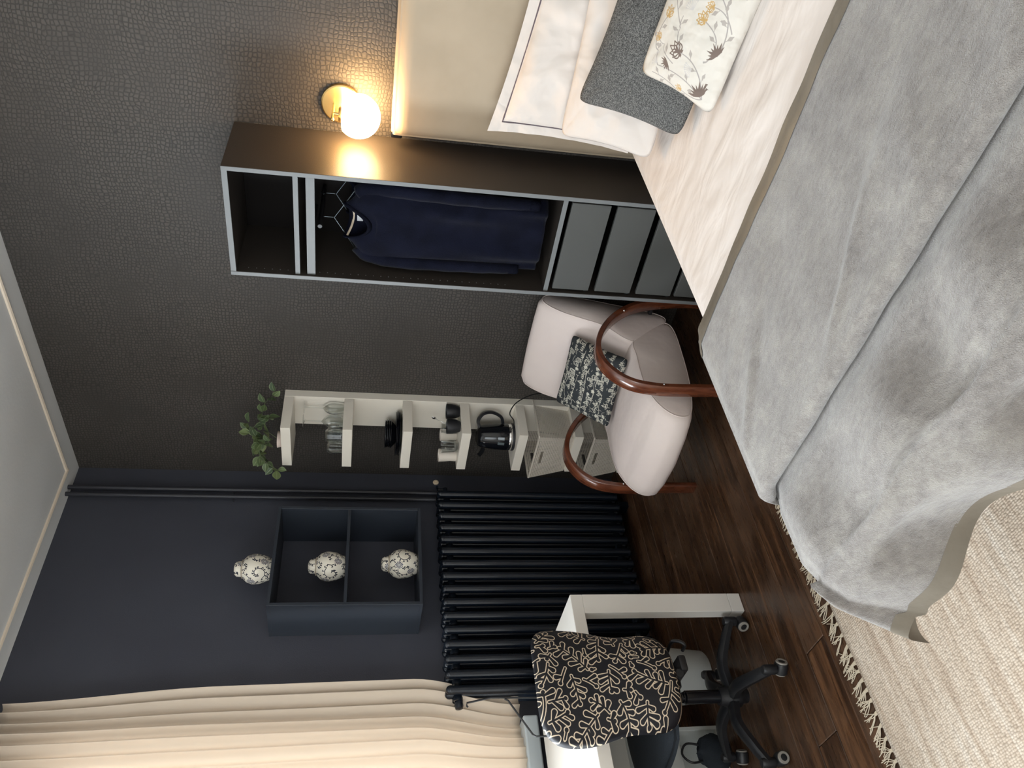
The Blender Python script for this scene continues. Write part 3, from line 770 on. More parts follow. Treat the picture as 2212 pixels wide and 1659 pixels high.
# ---- armchair with bentwood arms
def armchair():
    X0, X1 = 1.035, 1.575; t = thing('armchair', 'blush slipcovered armchair with mahogany bentwood arms beside the wardrobe', 'armchair', (1.3, -.5, 0))
    def loft(prof, name, bul=0.0, crown=.0):
        pts = cr([(0, y, z) for y, z in prof], 5, True); c = sum(pts, Vector())/len(pts); n = len(pts); bm = new(); rings = []
        st = [(0, .90), (.004, .94), (.014, .975), (.032, 1.0), (.12, 1.0), (.27, 1.0), (.42, 1.0), (.508, 1.0), (.526, .975), (.536, .94), (.54, .90)]
        for dx, k in st:
            u = dx/.27-1; rings.append([bm.verts.new((X0+dx-1.3, c.y+(p.y-c.y)*k-(bul*(1-u*u) if p.y < c.y-.2 else 0)+.5+.002*nz(dx*9, p.y*9, p.z*9), c.z+(p.z-c.z)*k+crown*(1-u*u)*(1 if p.z > c.z else 0))) for p in pts])
        for i in range(len(st)-1):
            for j in range(n): bm.faces.new((rings[i][j], rings[i][(j+1) % n], rings[i+1][(j+1) % n], rings[i+1][j]))
        for r, s in ((rings[0], 1), (rings[-1], -1)):
            # puckered side gusset
            cc = bm.verts.new((r[0].co.x+(-.012 if s > 0 else .012), c.y+.5, c.z))
            for j in range(n): bm.faces.new((r[j], r[(j+1) % n], cc))
        bmesh.ops.recalc_face_normals(bm, faces=bm.faces)
        o = link(name, bm, M['slip'], t, True)
        for r, xx in (((0, .925), -1), ((.54, .925), 1)):
            b2 = new(); tube(b2, [(X0+r[0]-1.3+(.003 if xx < 0 else -.003), c.y+(p.y-c.y)*.955+.5, c.z+(p.z-c.z)*.955) for p in pts], .0022, 6, None, True); link('seam_piping', b2, M['slip'], o, True)
        return o
    loft([(-.46, .395), (-.56, .402), (-.67, .408), (-.764, .406), (-.844, .388), (-.915, .350), (-.952, .300), (-.945, .245), (-.875, .212), (-.716, .182), (-.52, .166), (-.36, .164), (-.31, .20), (-.36, .30)], 'seat_cushion', .045, .012)
    loft([(-.19, .795), (-.232, .782), (-.285, .715), (-.328, .62), (-.375, .51), (-.46, .425), (-.475, .36), (-.40, .26), (-.31, .178), (-.262, .21), (-.225, .34), (-.190, .50), (-.158, .66), (-.160, .76)], 'back_cushion', 0, .008)
    outer = [(-.245, .0), (-.250, .12), (-.275, .26), (-.325, .39), (-.405, .49), (-.505, .565), (-.61, .607), (-.705, .606), (-.785, .565), (-.835, .50), (-.855, .42), (-.86, .34), (-.853, .17), (-.848, .0)]
    path = cr([(0, y, z) for y, z in outer], 7)
    for x in (1.645-1.3, .985-1.3):
        cross = [(-.012, -.026), (-.009, -.029), (.009, -.029), (.012, -.026), (.012, .026), (.009, .029), (-.009, .029), (-.012, .026)]
        bm = new(); p2 = [Vector((x, p.y+.5+.014*0, p.z)) for p in path]
        cen = Vector((x, -.05, .2)); sweep(bm, p2, cross, (0, -1, 0)); a = link('bentwood_arm', bm, M['bentwood'], t, 45)
        for i in (3, len(p2)-4):
            pass
        for yy, zz in ((-.376+.5, .452), (-.856+.5, .38)):
            bm = new(); bmesh.ops.create_uvsphere(bm, u_segments=8, v_segments=6, radius=.005, matrix=Matrix.Translation((x+.028, yy, zz-.01))); link('screw', bm, M['chrome'], a, True)
    bm = new()
    for y, z in ((-.262, .30),): link('cross_rail', bx((.985-1.3+.025, y-.012+.5, z-.045), (1.645-1.3-.025, y+.012+.5, z-.028), .003), M['black_metal'], t)
armchair()

# ---- radiator
def radiator():
    t = thing('radiator', 'dark navy column radiator along the left wall under the cube shelf', 'radiator', (.07, 0, 0))
    bm = new(); xx0, xx1, z0, z1, r = 0.0, .135, .055, 1.155, .022
    rs = [(bm.verts, 0)]
    bm.free(); bm = new()
    # one section: rounded slab with three fused columns
    prof = []
    pts = [(xx0+.02, z0), (xx1-.02, z0), (xx1, z0+.03), (xx1, z1-.04), (xx1-.03, z1), (xx0+.03, z1), (xx0, z1-.04), (xx0, z0+.03)]
    def slab(bm, x0, x1, w):
        q = [(x0+.0, z0), (x1, z0)]
        ring = []
        for cx, cz, a0 in ((x1-.02, z0+.02, -90), (x1-.03, z1-.03, 0), (x0+.03, z1-.03, 90), (x0+.02, z0+.02, 180)):
            rr = .02 if cz < .5 else .03
            for k in range(6): a = math.radians(a0+18*k); ring.append((cx+rr*math.cos(a), cz+rr*math.sin(a)))
        c = Vector(((x0+x1)/2, 0, (z0+z1)/2)); R_ = []
        for y, ins in ((-w, .010), (-w*.75, .003), (-w*.3, 0), (w*.3, 0), (w*.75, .003), (w, .010)):
            R_.append([bm.verts.new((c.x+(a-c.x)*(1-ins/(x1-x0)*2), y, c.z+(b-c.z)*(1-ins/(z1-z0)*2))) for a, b in ring])
        n = len(ring)
        for i in range(5):
            for j in range(n): bm.faces.new((R_[i][j], R_[i][(j+1) % n], R_[i+1][(j+1) % n], R_[i+1][j]))
        bm.faces.new(R_[0]); bm.faces.new(R_[-1][::-1])
    slab(bm, xx0+.02, xx1-.02, .010)
    for cx in (xx0+.022, (xx0+xx1)/2, xx1-.020):
        tube(bm, cr([(cx, 0, z0+.02), (cx, 0, .3), (cx, 0, .9), (cx, 0, z1-.02)], 2), .0215, 14)
        bmesh.ops.create_uvsphere(bm, u_segments=12, v_segments=8, radius=.0225, matrix=Matrix.Translation((cx, 0, z1-.022)))
    for z in (z0+.06, z1-.06): lathe(bm, [(.026, -.037), (.026, .037)], 14, ((xx0+xx1)/2, 0, z), 'y')
    bmesh.ops.recalc_face_normals(bm, faces=bm.faces)
    me = bpy.data.meshes.new('radiator_section'); bm.to_mesh(me); bm.free()
    for k in range(16):
        o = link('radiator_section', me, M['radiator'] if k == 0 else None, t, 50 if k == 0 else False); o.location = (0, -.292-.0775*k, 0)
    for y in (-.33, -1.42): link('foot', bx((.03, y-.02, 0), (.10, y+.02, .07), .006), M['radiator'], t)
    v = link('valve_body', tube(new(), [(.068, -.25, 1.10), (.068, -.215, 1.10)], .014, 12), M['radiator'], t, 40)
    b = new(); tube(b, [(.068, -.222, 1.10), (.068, -.222, 1.145), (.095, -.222, 1.15)], .008, 8); link('valve_stem', b, M['radiator'], v, 40)
    bm = new(); lathe(bm, [(0, .0), (.011, 0), (.0165, .006), (.0165, .012), (.009, .014), (.007, .010), (0, .010)], 18, (.105, -.205, 1.158), 'x'); link('air_vent_cap', bm, M['cap_cream'], t, 40)
    bm = new(); lathe(bm, [(0, 0), (.02, 0), (.022, .02), (.018, .035), (0, .04)], 16, (.068, -1.49, 1.09), 'y'); link('end_plug', bm, M['radiator'], t, 40)
radiator()
def pipe(name, y, label):
    t = thing(name, label, 'pipe', (.045, y, 0), group=None)
    link('pipe_run', tube(new(), [(0, 0, .02), (0, 0, CH)], .0125, 14), M['navy_gloss'], t, 40)
    for z in (2.3, .7): link('pipe_bracket', tube(new(), [(-.045, 0, z), (-.012, 0, z)], .006, 8), M['navy_gloss'], t)
M['navy_gloss'] = mat('satin_navy_pipe_paint', (.032, .033, .042), .35)
pipe('heating_pipe', -.176, 'dark heating pipe in the corner, the one nearer the wallpapered wall')
pipe('heating_pipe', -.224, 'dark heating pipe in the corner, the one nearer the cube shelf')

# ---- navy wall shelf (two cubes, one above the other)
def cube_shelf():
    Y0, Y1, Z0, Z1, D, e = -.478, -1.066, 1.262, 2.012, .30, .016
    t = thing('wall_shelf', 'navy painted two-compartment box shelf above the radiator', 'shelf', (0, (Y0+Y1)/2, Z0)); m = mat('navy_painted_board', (.026, .032, .044), .5)
    y0, y1 = Y0-(Y0+Y1)/2, Y1-(Y0+Y1)/2; hgt = Z1-Z0
    for y in (y0-e, y1): link('side_panel', bx((.002, y, e), (D, y+e, hgt-e), .001, 1), m, t)
    for n, z in (('top_board', hgt-e), ('bottom_board', 0)): link(n, bx((.002, y1, z), (D, y0, z+e), .001, 1), m, t)
    link('middle_board', bx((.004, y1+e, .380-e/2), (D-.001, y0-e, .380+e/2), .001, 1), m, t)
cube_shelf()

# ---- white wall shelf: a back plank with seven boards
def plank_shelf():
    t = thing('plank_shelf', 'tall white wall shelf with seven boards, between corner and armchair', 'shelf', (.4, 0, .11)); z = .11
    link('back_plank', bx((.085, -.05, 0), (.30, -.002, 1.90), .001, 1), M['lack'], t)
    for k in range(7):
        zz = 2.01-.3142*k-z
        link('shelf_board', bx((0, -.281, zz-.05), (.2985, -.0505, zz), .001, 1), M['lack'], t)
    bm = new()
plank_shelf()
BT = [2.01-.3142*k for k in range(7)]

# ---- curtain
def curtain():
    t = thing('curtain', 'cream curtain hanging in folds over the window edge', 'curtain', (.12, -1.7, .78))
    ys, ye = -1.385, -2.25
    def f(u, v, k=0):
        z = 3.09-(3.09-.80)*v
        sp = .80+.20*sm(0, .35, v)-.02*sm(.7, 1, v); a = u*(ye-ys)
        y = -1.425+.045*sm(0, .4, v)-.0*v+a*(.86+.14*sm(0, .4, v))
        if v > .75: y += -.10*sm(.78, 1, v)*(1-u)
        ph = a*104+.9*nz(a*2.2, v*.7, 3); am = .017*(.8+.4*nz(a*3, v, 9))+.008*sm(.2, 0, v)
        x = .075+am*math.sin(ph)+.018*math.sin(a*23+v*2.3)+.02*sm(.3, .95, v)+.045*sm(.86, 1, v)*sm(.1, .45, u)
        return Vector((x+.03-.12, y+.005*math.cos(ph)+1.7, z-.78))
    bm = new(); grid(bm, 320, 50, f); thicken(bm, .0006); link('curtain_panel', bm, M['curtain'], t, True)
    bm = new(); tube(bm, [(-.02, .26, 2.325), (-.02, -2.0, 2.325)], .010, 10); link('curtain_rod', bm, M['frame'], t, True)
curtain()

# ---- rug
def rug():
    X0, X1, Y0, Y1 = 1.622, 4.3, -1.22, -4.0
    t = thing('rug', 'undyed woven wool rug with knotted fringe under the bed foot', 'rug', (X0, Y0, 0))
    def f(u, v):
        x, y = u*(X1-X0), -v*(Y0-Y1)
        return Vector((x+.006*nz(y*5, 1, 2)*(1-sm(0, .05, x)), y, .0125+.0012*nz(x*9, y*9, 4)))
    bm = new(); grid(bm, 110, 110, f, True); thicken(bm, .0115); link('woven_panel', bm, M['rug'], t, True)
    rr = random.Random(4); mes = []
    for q in range(7):
        bm = new()
        for k in range(7):
            y0 = (k-3)*.0022; sw = rr.uniform(-.028, .028); ln = rr.uniform(.05, .075)
            pts = cr([(.002, y0, .008), (-.014, y0*.5, .011), (-.018-ln*.3, y0+sw*.35, .006), (-.018-ln*.7, y0+sw*.8, .004), (-.018-ln, y0+sw*1.1+rr.uniform(-.006, .006), .0035)], 3)
            tube(bm, pts, .0016, 5)
        bmesh.ops.create_uvsphere(bm, u_segments=7, v_segments=5, radius=.0052, matrix=Matrix.Translation((-.014, 0, .008)))
        me = bpy.data.meshes.new('fringe_tassel'); bm.to_mesh(me); bm.free(); me.materials.append(M['wool']); me.shade_smooth(); mes.append(me)
    y = -.02
    while y > Y1-Y0+.02:
        o = bpy.data.objects.new('fringe_tassel', mes[rr.randrange(7)]); COL.objects.link(o); o.parent = t; o.location = (rr.uniform(-.003, .003), y, 0)
        o.rotation_euler = (0, 0, rr.uniform(-.25, .25)); y -= rr.uniform(.024, .042)
rug()

# ================================================================== PILLOWS AND CUSHIONS
def pillow(name, label, cat, TL, TR, BL, th, m, flange=0, sag=.06, wr=.006, seed=0, n=44, piping=None):
    TL, TR, BL = Vector(TL), Vector(TR), Vector(BL); ux, uy = TR-TL, BL-TL; nrm = ux.cross(uy).normalized()   # uy goes down
    if nrm.y > 0: nrm = -nrm
    w, h = ux.length, uy.length; c = TL+ux/2+uy/2; t = thing(name, label, cat, (c.x, c.y, BL.z))
    base = Vector((c.x, c.y, BL.z)); ux, uy = ux/w, uy/h
    fw = flange
    def f(sg):
        def g(u, v):
            a, b = 2*u-1, 2*v-1
            pin = 1-sag*(1-b*b)*(abs(a)**2); pn2 = 1-sag*(1-a*a)*(abs(b)**2)
            if not fw:
                mm = max(abs(a), abs(b)); pn_ = (abs(a)**9+abs(b)**9)**(1/9) or 1; ra, rb = a*mm/pn_, b*mm/pn_
            else: ra, rb = a, b
            px, py = ra*pin*w/2, rb*pn2*h/2
            a2 = min(1, abs(a)/(1-2*fw/w)) if fw else abs(a); b2 = min(1, abs(b)/(1-2*fw/h)) if fw else abs(b)
            t_ = (max(0, (1-a2**2.4)*(1-b2**2.4)))**.52*th/2
            wv = wr*(nz(px*7+seed, py*7, sg*3)+.6*nz(px*17, py*15+seed, sg))*(t_/(th/2))
            edge = .0035 if fw else 0
            rip = (.004*nz(px*20, py*20, seed) if fw and max(a2, b2) >= 1 else 0)
            return c-base+ux*px+uy*py+nrm*(sg*(t_+edge*.5)+wv*sg+rip)
        return g
    bm = new(); grid(bm, n, n, f(1), False, lambda u, v: (u, 1-v)); grid(bm, n, n, f(-1), True, lambda u, v: (u, 1-v))
    bmesh.ops.remove_doubles(bm, verts=bm.verts, dist=2e-4); bmesh.ops.recalc_face_normals(bm, faces=bm.faces)
    link('pillowcase' if cat == 'pillow' else 'cushion_cover', bm, m, t, True)
    if piping:
        g = f(1); k = fw/w; k2 = fw/h; pts = [g(k+(1-2*k)*i/30, k2) for i in range(31)]+[g(1-k, k2+(1-2*k2)*i/20) for i in range(1, 21)]+[g(1-k-(1-2*k)*i/30, 1-k2) for i in range(1, 31)]+[g(k, 1-k2-(1-2*k2)*i/20) for i in range(1, 20)]
        bm = new(); tube(bm, [p+nrm*.003 for p in pts], .0032, 6, None, True); q = link('piping', bm, piping, t, True); q['label'] = 'dark plum piping line'
    return t
pillow('pillow', 'large white pillow with dark piping line leaning on the headboard', 'pillow', (2.395, -.215, 1.165), (3.10, -.215, 1.07), (2.42, -.335, .62), .13, M['pillow_white'], .045, .05, .024, 1, 64, M['piping'])
pillow('pillow', 'plain white pillow leaning in front of the piped one', 'pillow', (2.475, -.375, .92), (3.14, -.36, .92), (2.525, -.60, .62), .105, M['pillow_white'], 0, .07, .022, 4, 60)
pillow('cushion', 'charcoal grey tweed cushion leaning between white pillow and floral cushion', 'cushion', (2.683, -.525, .925), (3.17, -.545, .86), (2.705, -.775, .615), .10, M['tweed'], 0, .08, .004, 7)
pillow('cushion', 'white cushion with brown and gold flower print, front of the bed pillows', 'cushion', (2.875, -.70, .79), (3.40, -.70, .74), (2.855, -.93, .605), .10, M['floral'], 0, .07, .005, 9)
pillow('cushion', 'black cushion with white sketched town drawings on the armchair', 'cushion', (1.11, -.425, .665), (1.50, -.345, .645), (1.15, -.635, .435), .12, M['sketch'], 0, .09, .004, 12)

# ================================================================== WALL LAMP
def lamp():
    t = thing('wall_lamp', 'brass wall lamp with glowing white globe beside the headboard', 'lamp', (2.345, 0, 1.735))
    bm = new(); lathe(bm, [(0, .020), (.074, .020), (.079, .017), (.080, .002), (0, .002)], 48, (0, 0, 0), 'y'); link('wall_plate', bm, M['brass'], t, 30)
    bm = new(); tube(bm, [(0, -.018, .028), (0, -.150, .028)], .0052, 12); tube(bm, [(0, -.105, .028), (0, -.105, .0)], .006, 10)
    a = link('arm', bm, M['brass'], t, 40)
    bm = new(); bmesh.ops.create_uvsphere(bm, u_segments=14, v_segments=10, radius=.0078, matrix=Matrix.Translation((0, -.152, .028))); link('arm_finial', bm, M['brass'], a, True)
    bm = new(); lathe(bm, [(0, .0), (.026, .0), (.03, -.006), (.03, -.012), (0, -.012)], 24, (0, -.105, .006)); link('globe_cap', bm, M['brass'], t, 40)
    r = .0865; pr = [(0.0, -r)]+[(r*math.sin(a), -r*math.cos(a)) for a in [PI*k/24 for k in range(1, 19)]]+[(.050, .064), (0, .064)]
    bm = new(); lathe(bm, pr, 36, (0, -.105, -.0705)); g = link('globe', bm, M['opal'], t, 60); g['label'] = 'glowing opal white glass globe'
lamp()

# ================================================================== SMALL THINGS
def vase(x, y, z, rz, label):
    if not hasattr(vase, 'm'):
        bm = new(); lathe(bm, [(0, 0), (.048, 0), (.053, .004), (.058, .018), (.070, .045), (.0765, .075), (.0755, .098), (.066, .124), (.050, .140), (.045, .144), (.044, .148)], 40)
        uvl = bm.loops.layers.uv.active
        for f in bm.faces:
            for l in f.loops: l[uvl].uv = (l[uvl].uv[0], l[uvl].uv[1]*4.2)
        vase.m = bpy.data.meshes.new('jar_body'); bm.to_mesh(vase.m); bm.free()
        bm = new(); lathe(bm, [(.040, .143), (.0475, .146), (.0475, .149), (.040, .151), (.0385, .153)], 32); vase.r = bpy.data.meshes.new('jar_rim'); bm.to_mesh(vase.r); bm.free()
        bm = new(); lathe(bm, [(.039, .1515), (.0395, .160), (.038, .174), (.030, .184), (.016, .188), (0, .189)], 32); uvl = bm.loops.layers.uv.active
        for f in bm.faces:
            for l in f.loops: l[uvl].uv = (l[uvl].uv[0]*.5+.2, l[uvl].uv[1]*4.2+.1)
        vase.l = bpy.data.meshes.new('jar_lid'); bm.to_mesh(vase.l); bm.free()
    t = thing('ginger_jar', label, 'jar', (x, y, z), rz, 'lidded jars with scroll painting on the box shelf')
    link('jar_body', vase.m, M['vase'], t, 50); link('jar_rim', vase.r, M['cap_cream'] if 0 else mat('tan_glaze_line', (.42, .36, .28), .3), t, 40); link('lid', vase.l, M['vase'], t, 50)
vase(.20, -.800, 2.013, .4, 'lidded cream jar with dark scrolls standing on top of the box shelf')
vase(.20, -.785, 1.6508, 2.3, 'lidded cream jar with dark scrolls in the upper compartment of the box shelf')
vase(.20, -.770, 1.2785, 3.4, 'lidded cream jar with dark scrolls in the lower compartment of the box shelf')

def plant():
    c = Vector((.535, -.215, BT[0]+.001)); t = thing('trailing_plant', 'small artificial plant with oval green leaves on top of the white shelf', 'plant', c); rr = random.Random(21)
    bm = new(); lathe(bm, [(0, 0), (.036, 0), (.040, .004), (.044, .020), (.045, .024), (.041, .024), (.039, .018), (0, .018)], 28); link('pot', bm, M['pot'], t, 40)
    vines = [[(0, 0, .02), (.06, .02, .09), (.15, .03, .10), (.25, .02, .08), (.335, .0, .03), (.37, -.01, .025)],
             [(0, 0, .05), (.03, -.02, .12), (.10, -.04, .15), (.17, -.03, .10), (.21, -.03, .05)],
             [(0, 0, .05), (-.02, -.04, .11), (-.06, -.08, .10), (-.10, -.11, .04), (-.11, -.12, .01)],
             [(0, 0, .05), (.02, .02, .13), (.05, .03, .18), (.10, .02, .17)],
             [(0, 0, .05), (-.04, 0, .12), (-.09, -.01, .13), (-.13, -.02, .09)],
             [(0, 0, .05), (.03, -.05, .10), (.07, -.09, .09), (.10, -.11, .05)]]
    def leafmesh():
        bm = new(); prof = [0, .55, .86, 1, .95, .74, .42, .06]; uvl = bm.loops.layers.uv.verify(); V = []
        for i, w in enumerate(prof):
            s = i/7; z = -.10*s*s
            V.append([bm.verts.new((s, k*w*.36, z+.10*abs(k)*w)) for k in (-1, -.5, 0, .5, 1)])
        for i in range(7):
            for k in range(4):
                f = bm.faces.new((V[i][k], V[i+1][k], V[i+1][k+1], V[i][k+1]))
                for l, (a, b) in zip(f.loops, ((i, k), (i+1, k), (i+1, k+1), (i, k+1))): l[uvl].uv = (b/4, a/7)
        me = bpy.data.meshes.new('leaf'); bm.to_mesh(me); bm.free(); me.materials.append(M['leaf']); me.shade_smooth(); return me
    lm = leafmesh(); bm = new(); tips = []
    for v in vines:
        p = cr(v, 5); tube(bm, p, .0016, 5); n = len(p)
        for i in range(3, n, 4 if len(v) > 5 else 3):
            tips.append((p[i], (p[i]-p[i-1]).normalized()))
    st = link('stems', bm, M['stem'], t, True)
    for i, (p, d) in enumerate(tips):
        for sgn in (-1, 1):
            if rr.random() < .08: continue
            o = bpy.data.objects.new('leaf', lm); COL.objects.link(o); o.parent = t
            side = Vector((rr.uniform(-.6, .6), sgn*rr.uniform(.1, .6)-.25, rr.uniform(-.5, .9)*sgn)); dr = (d*.5+side).normalized()
            q = dr.to_track_quat('X', 'Z'); o.rotation_mode = 'QUATERNION'; o.rotation_quaternion = q @ __import__('mathutils').Quaternion((1, 0, 0), rr.uniform(.6, 1.5))
            s = rr.uniform(.044, .064); o.scale = (s, s, s); o.location = p+dr*.006
plant()

# glasses, upside down on the second board
def wineglass(x, y, label):
    t = thing('wine_glass', label, 'glass', (x, y, BT[1]+.0005), 0, 'wine glasses upside down on the second board')
    bm = new(); pr = [(.0295, 0), (.034, .03), (.037, .055), (.034, .078), (.022, .098), (.008, .110), (.004, .114)]
    lathe(bm, pr+[(r*.95, z-.0014) for r, z in pr[::-1]], 30); link('bowl', bm, M['glass'], t, True)
    bm = new(); lathe(bm, [(.004, .114), (.0035, .15), (.0035, .19), (.005, .202)], 14); link('stem', bm, M['glass'], t, True)
    bm = new(); lathe(bm, [(.005, .202), (.02, .2075), (.034, .2095), (.034, .211), (0, .2125)], 30); link('foot', bm, M['glass'], t, True)
wineglass(.645, -.075, 'upside-down wine glass at the right back of the second board')
wineglass(.625, -.155, 'upside-down wine glass at the right front of the second board')
def tumbler(x, y, h, r, n, label):
    bm = new(); lathe(bm, [(r*.88, 0), (r, h*.62), (r*.98, h*.86), (r*.72, h), (0, h), (0, h*.90), (r*.66, h*.90), (r*.9, h*.62), (r*.80, 0)], n)
    o = link('tumbler', bm, M['glass'], None, 35 if n > 12 else False); o.location = (x, y, BT[1]+.0005); tag(o, label, 'glass', 'tumblers upside down on the second board')
tumbler(.555, -.195, .092, .040, 10, 'faceted upside-down tumbler beside the wine glasses')
tumbler(.478, -.215, .082, .036, 24, 'smooth upside-down tumbler at the left end of the second board')
tumbler(.515, -.10, .082, .036, 24, 'smooth upside-down tumbler behind the faceted one')

# plates and bowls on the third board
def dish(name, r, h, z, k, label, cat, grp, cx=.545, cyy=-.155):
    bm = new(); lathe(bm, [(0, .001), (r*.55, 0), (r*.62, .003), (r*.86, h*.7), (r, h), (r*.985, h+.0025), (r*.84, h*.72+.003), (r*.6, .0055), (0, .005)], 40)
    o = link(name, bm, M['gloss_black'], None, 40); o.location = (cx+.002*((k*7) % 3-1), cyy+.002*((k*5) % 3-1), z); return tag(o, label, cat, grp)
words = ('lowest', 'second lowest', 'second highest', 'topmost')
for k in range(4): dish('plate', .122, .010, BT[2]+.001+.0062*k, k, 'black dinner plate, %s of the plate stack' % words[k], 'plate', 'stack of black plates')
zb = BT[2]+.001+.0062*3+.0075
for k in range(4): dish('bowl', .078, .030, zb+.0095*k, k, 'small black bowl, %s of the bowls on the plates' % words[k], 'bowl', 'black bowls stacked on the plates', .535, -.15)

# cups and mugs on the fourth board
def cup(x, y, rz, label):
    t = thing('cup', label, 'cup', (x, y, BT[3]+.0005), rz, 'matt black cups on the fourth board')
    bm = new(); lathe(bm, [(0, 0), (.026, 0), (.030, .004), (.038, .025), (.0415, .050), (.042, .074), (.0395, .074), (.038, .05), (.034, .025), (.024, .008), (0, .007)], 32); link('cup_body', bm, M['black_plastic'], t, 45)
cup(.672, -.095, 0, 'matt black cup nearest the back plank on the fourth board'); cup(.655, -.190, 0, 'matt black cup at the front right of the fourth board')
def mug(x, y, h, r, m, label, rz, cat='mug'):
    t = thing('mug', label, cat, (x, y, BT[3]+.0005), rz)
    bm = new(); lathe(bm, [(0, 0), (r*.80, 0), (r*.86, .004), (r*.84, h*.35), (r*.96, h*.85), (r, h), (r*.93, h), (r*.88, h*.8), (r*.76, .008), (0, .007)], 32); link('mug_body', bm, m, t, 45)
    bm = new(); tube(bm, cr([(r*.86, 0, h*.80), (r+.022, 0, h*.78), (r+.028, 0, h*.50), (r+.018, 0, h*.28), (r*.82, 0, h*.22)], 5), .0048, 8); link('handle', bm, m, t, True)
mug(.440, -.215, .100, .038, M['ceramic_white'], 'glazed cream mug at the left end of the fourth board', 2.4)
mug(.525, -.225, .092, .037, M['glass'], 'clear glass mug between the cream mug and black cups', -.9)
mug(.500, -.115, .092, .036, M['ceramic_white'], 'cream mug standing behind the clear glass mug', 2.0)
bm = new(); lathe(bm, [(0, 0), (.030, 0), (.033, .006), (.033, .07), (.029, .082), (.029, .095), (.027, .095), (.027, .080), (.031, .07), (.031, .008), (0, .006)], 28)
o = link('glass_jar', bm, M['glass'], None, 45); o.location = (.592, -.145, BT[3]+.0005); tag(o, 'clear glass jar holding a teaspoon behind the cups', 'jar')
bm = new(); tube(bm, [(.592, -.145, BT[3]+.012), (.632, -.118, BT[3]+.132)], .0016, 6)
bmesh.ops.create_uvsphere(bm, u_segments=12, v_segments=8, radius=.011, matrix=Matrix.Translation((.636, -.115, BT[3]+.140)) @ Matrix.Rotation(.5, 4, 'Y') @ Matrix.Diagonal((.7, .25, 1.4, 1)))
tag(link('teaspoon', bm, M['chrome'], None, True), 'thin metal teaspoon sticking out of the glass jar', 'spoon')

# kettle with its cord on the fifth board
def kettle():
    c = Vector((.555, -.165, BT[4]+.0005)); t = thing('kettle', 'black electric kettle on the fifth board of the white shelf', 'kettle', c, .15)
    bm = new(); lathe(bm, [(0, 0), (.076, 0), (.078, .006), (.076, .014), (0, .014)], 36); link('kettle_base', bm, M['black_plastic'], t, 40)
    bm = new(); lathe(bm, [(.074, .0145), (.0755, .018), (.0755, .030), (.074, .033)], 36); link('steel_band', bm, M['chrome'], t, 40)
    bm = new(); lathe(bm, [(.074, .033), (.0755, .045), (.073, .10), (.066, .16), (.060, .190), (.052, .202), (.030, .210), (0, .212)], 40); link('kettle_body', bm, M['gloss_black'], t, 45)
    bm = new(); sweep(bm, cr([(-.050, -.045, .172), (-.066, -.062, .182), (-.078, -.074, .196)], 4), [(-.012, -.02), (.010, -.004), (.010, .004), (-.012, .02)], (0, 0, 1)); link('spout', bm, M['gloss_black'], t, 40)
    bm = new(); sweep(bm, cr([(.048, .02, .196), (.085, .035, .206), (.122, .05, .180), (.130, .054, .130), (.108, .044, .080), (.072, .03, .066)], 6), [(-.008, -.012), (.008, -.012), (.010, 0), (.008, .012), (-.008, .012)], (0, 0, 1)); link('handle', bm, M['gloss_black'], t, 45)
    sw = mat('smoked_window', (.10, .12, .13), .08)
    for a in (-1.05, -1.45):
        bm = new()
        g = lambda u, v: Vector(((.0772-.010*v)*math.cos(a+.22*(u-.5)), (.0772-.010*v)*math.sin(a+.22*(u-.5)), .062+.085*v))
        grid(bm, 5, 5, g); link('water_window', bm, sw, t, True)
kettle()
bm = new(); tube(bm, cr([(.632, -.150, BT[4]+.006), (.70, -.17, .775), (.735, -.150, .800), (.770, -.10, .76), (.795, -.06, .67), (.790, -.035, .57), (.795, -.022, .48), (.80, -.018, .35), (.80, -.018, .22)], 8), .0032, 8)
tag(link('power_cord', bm, M['cord'], None, True), 'black power cord looping down from the kettle behind the armchair', 'cord')

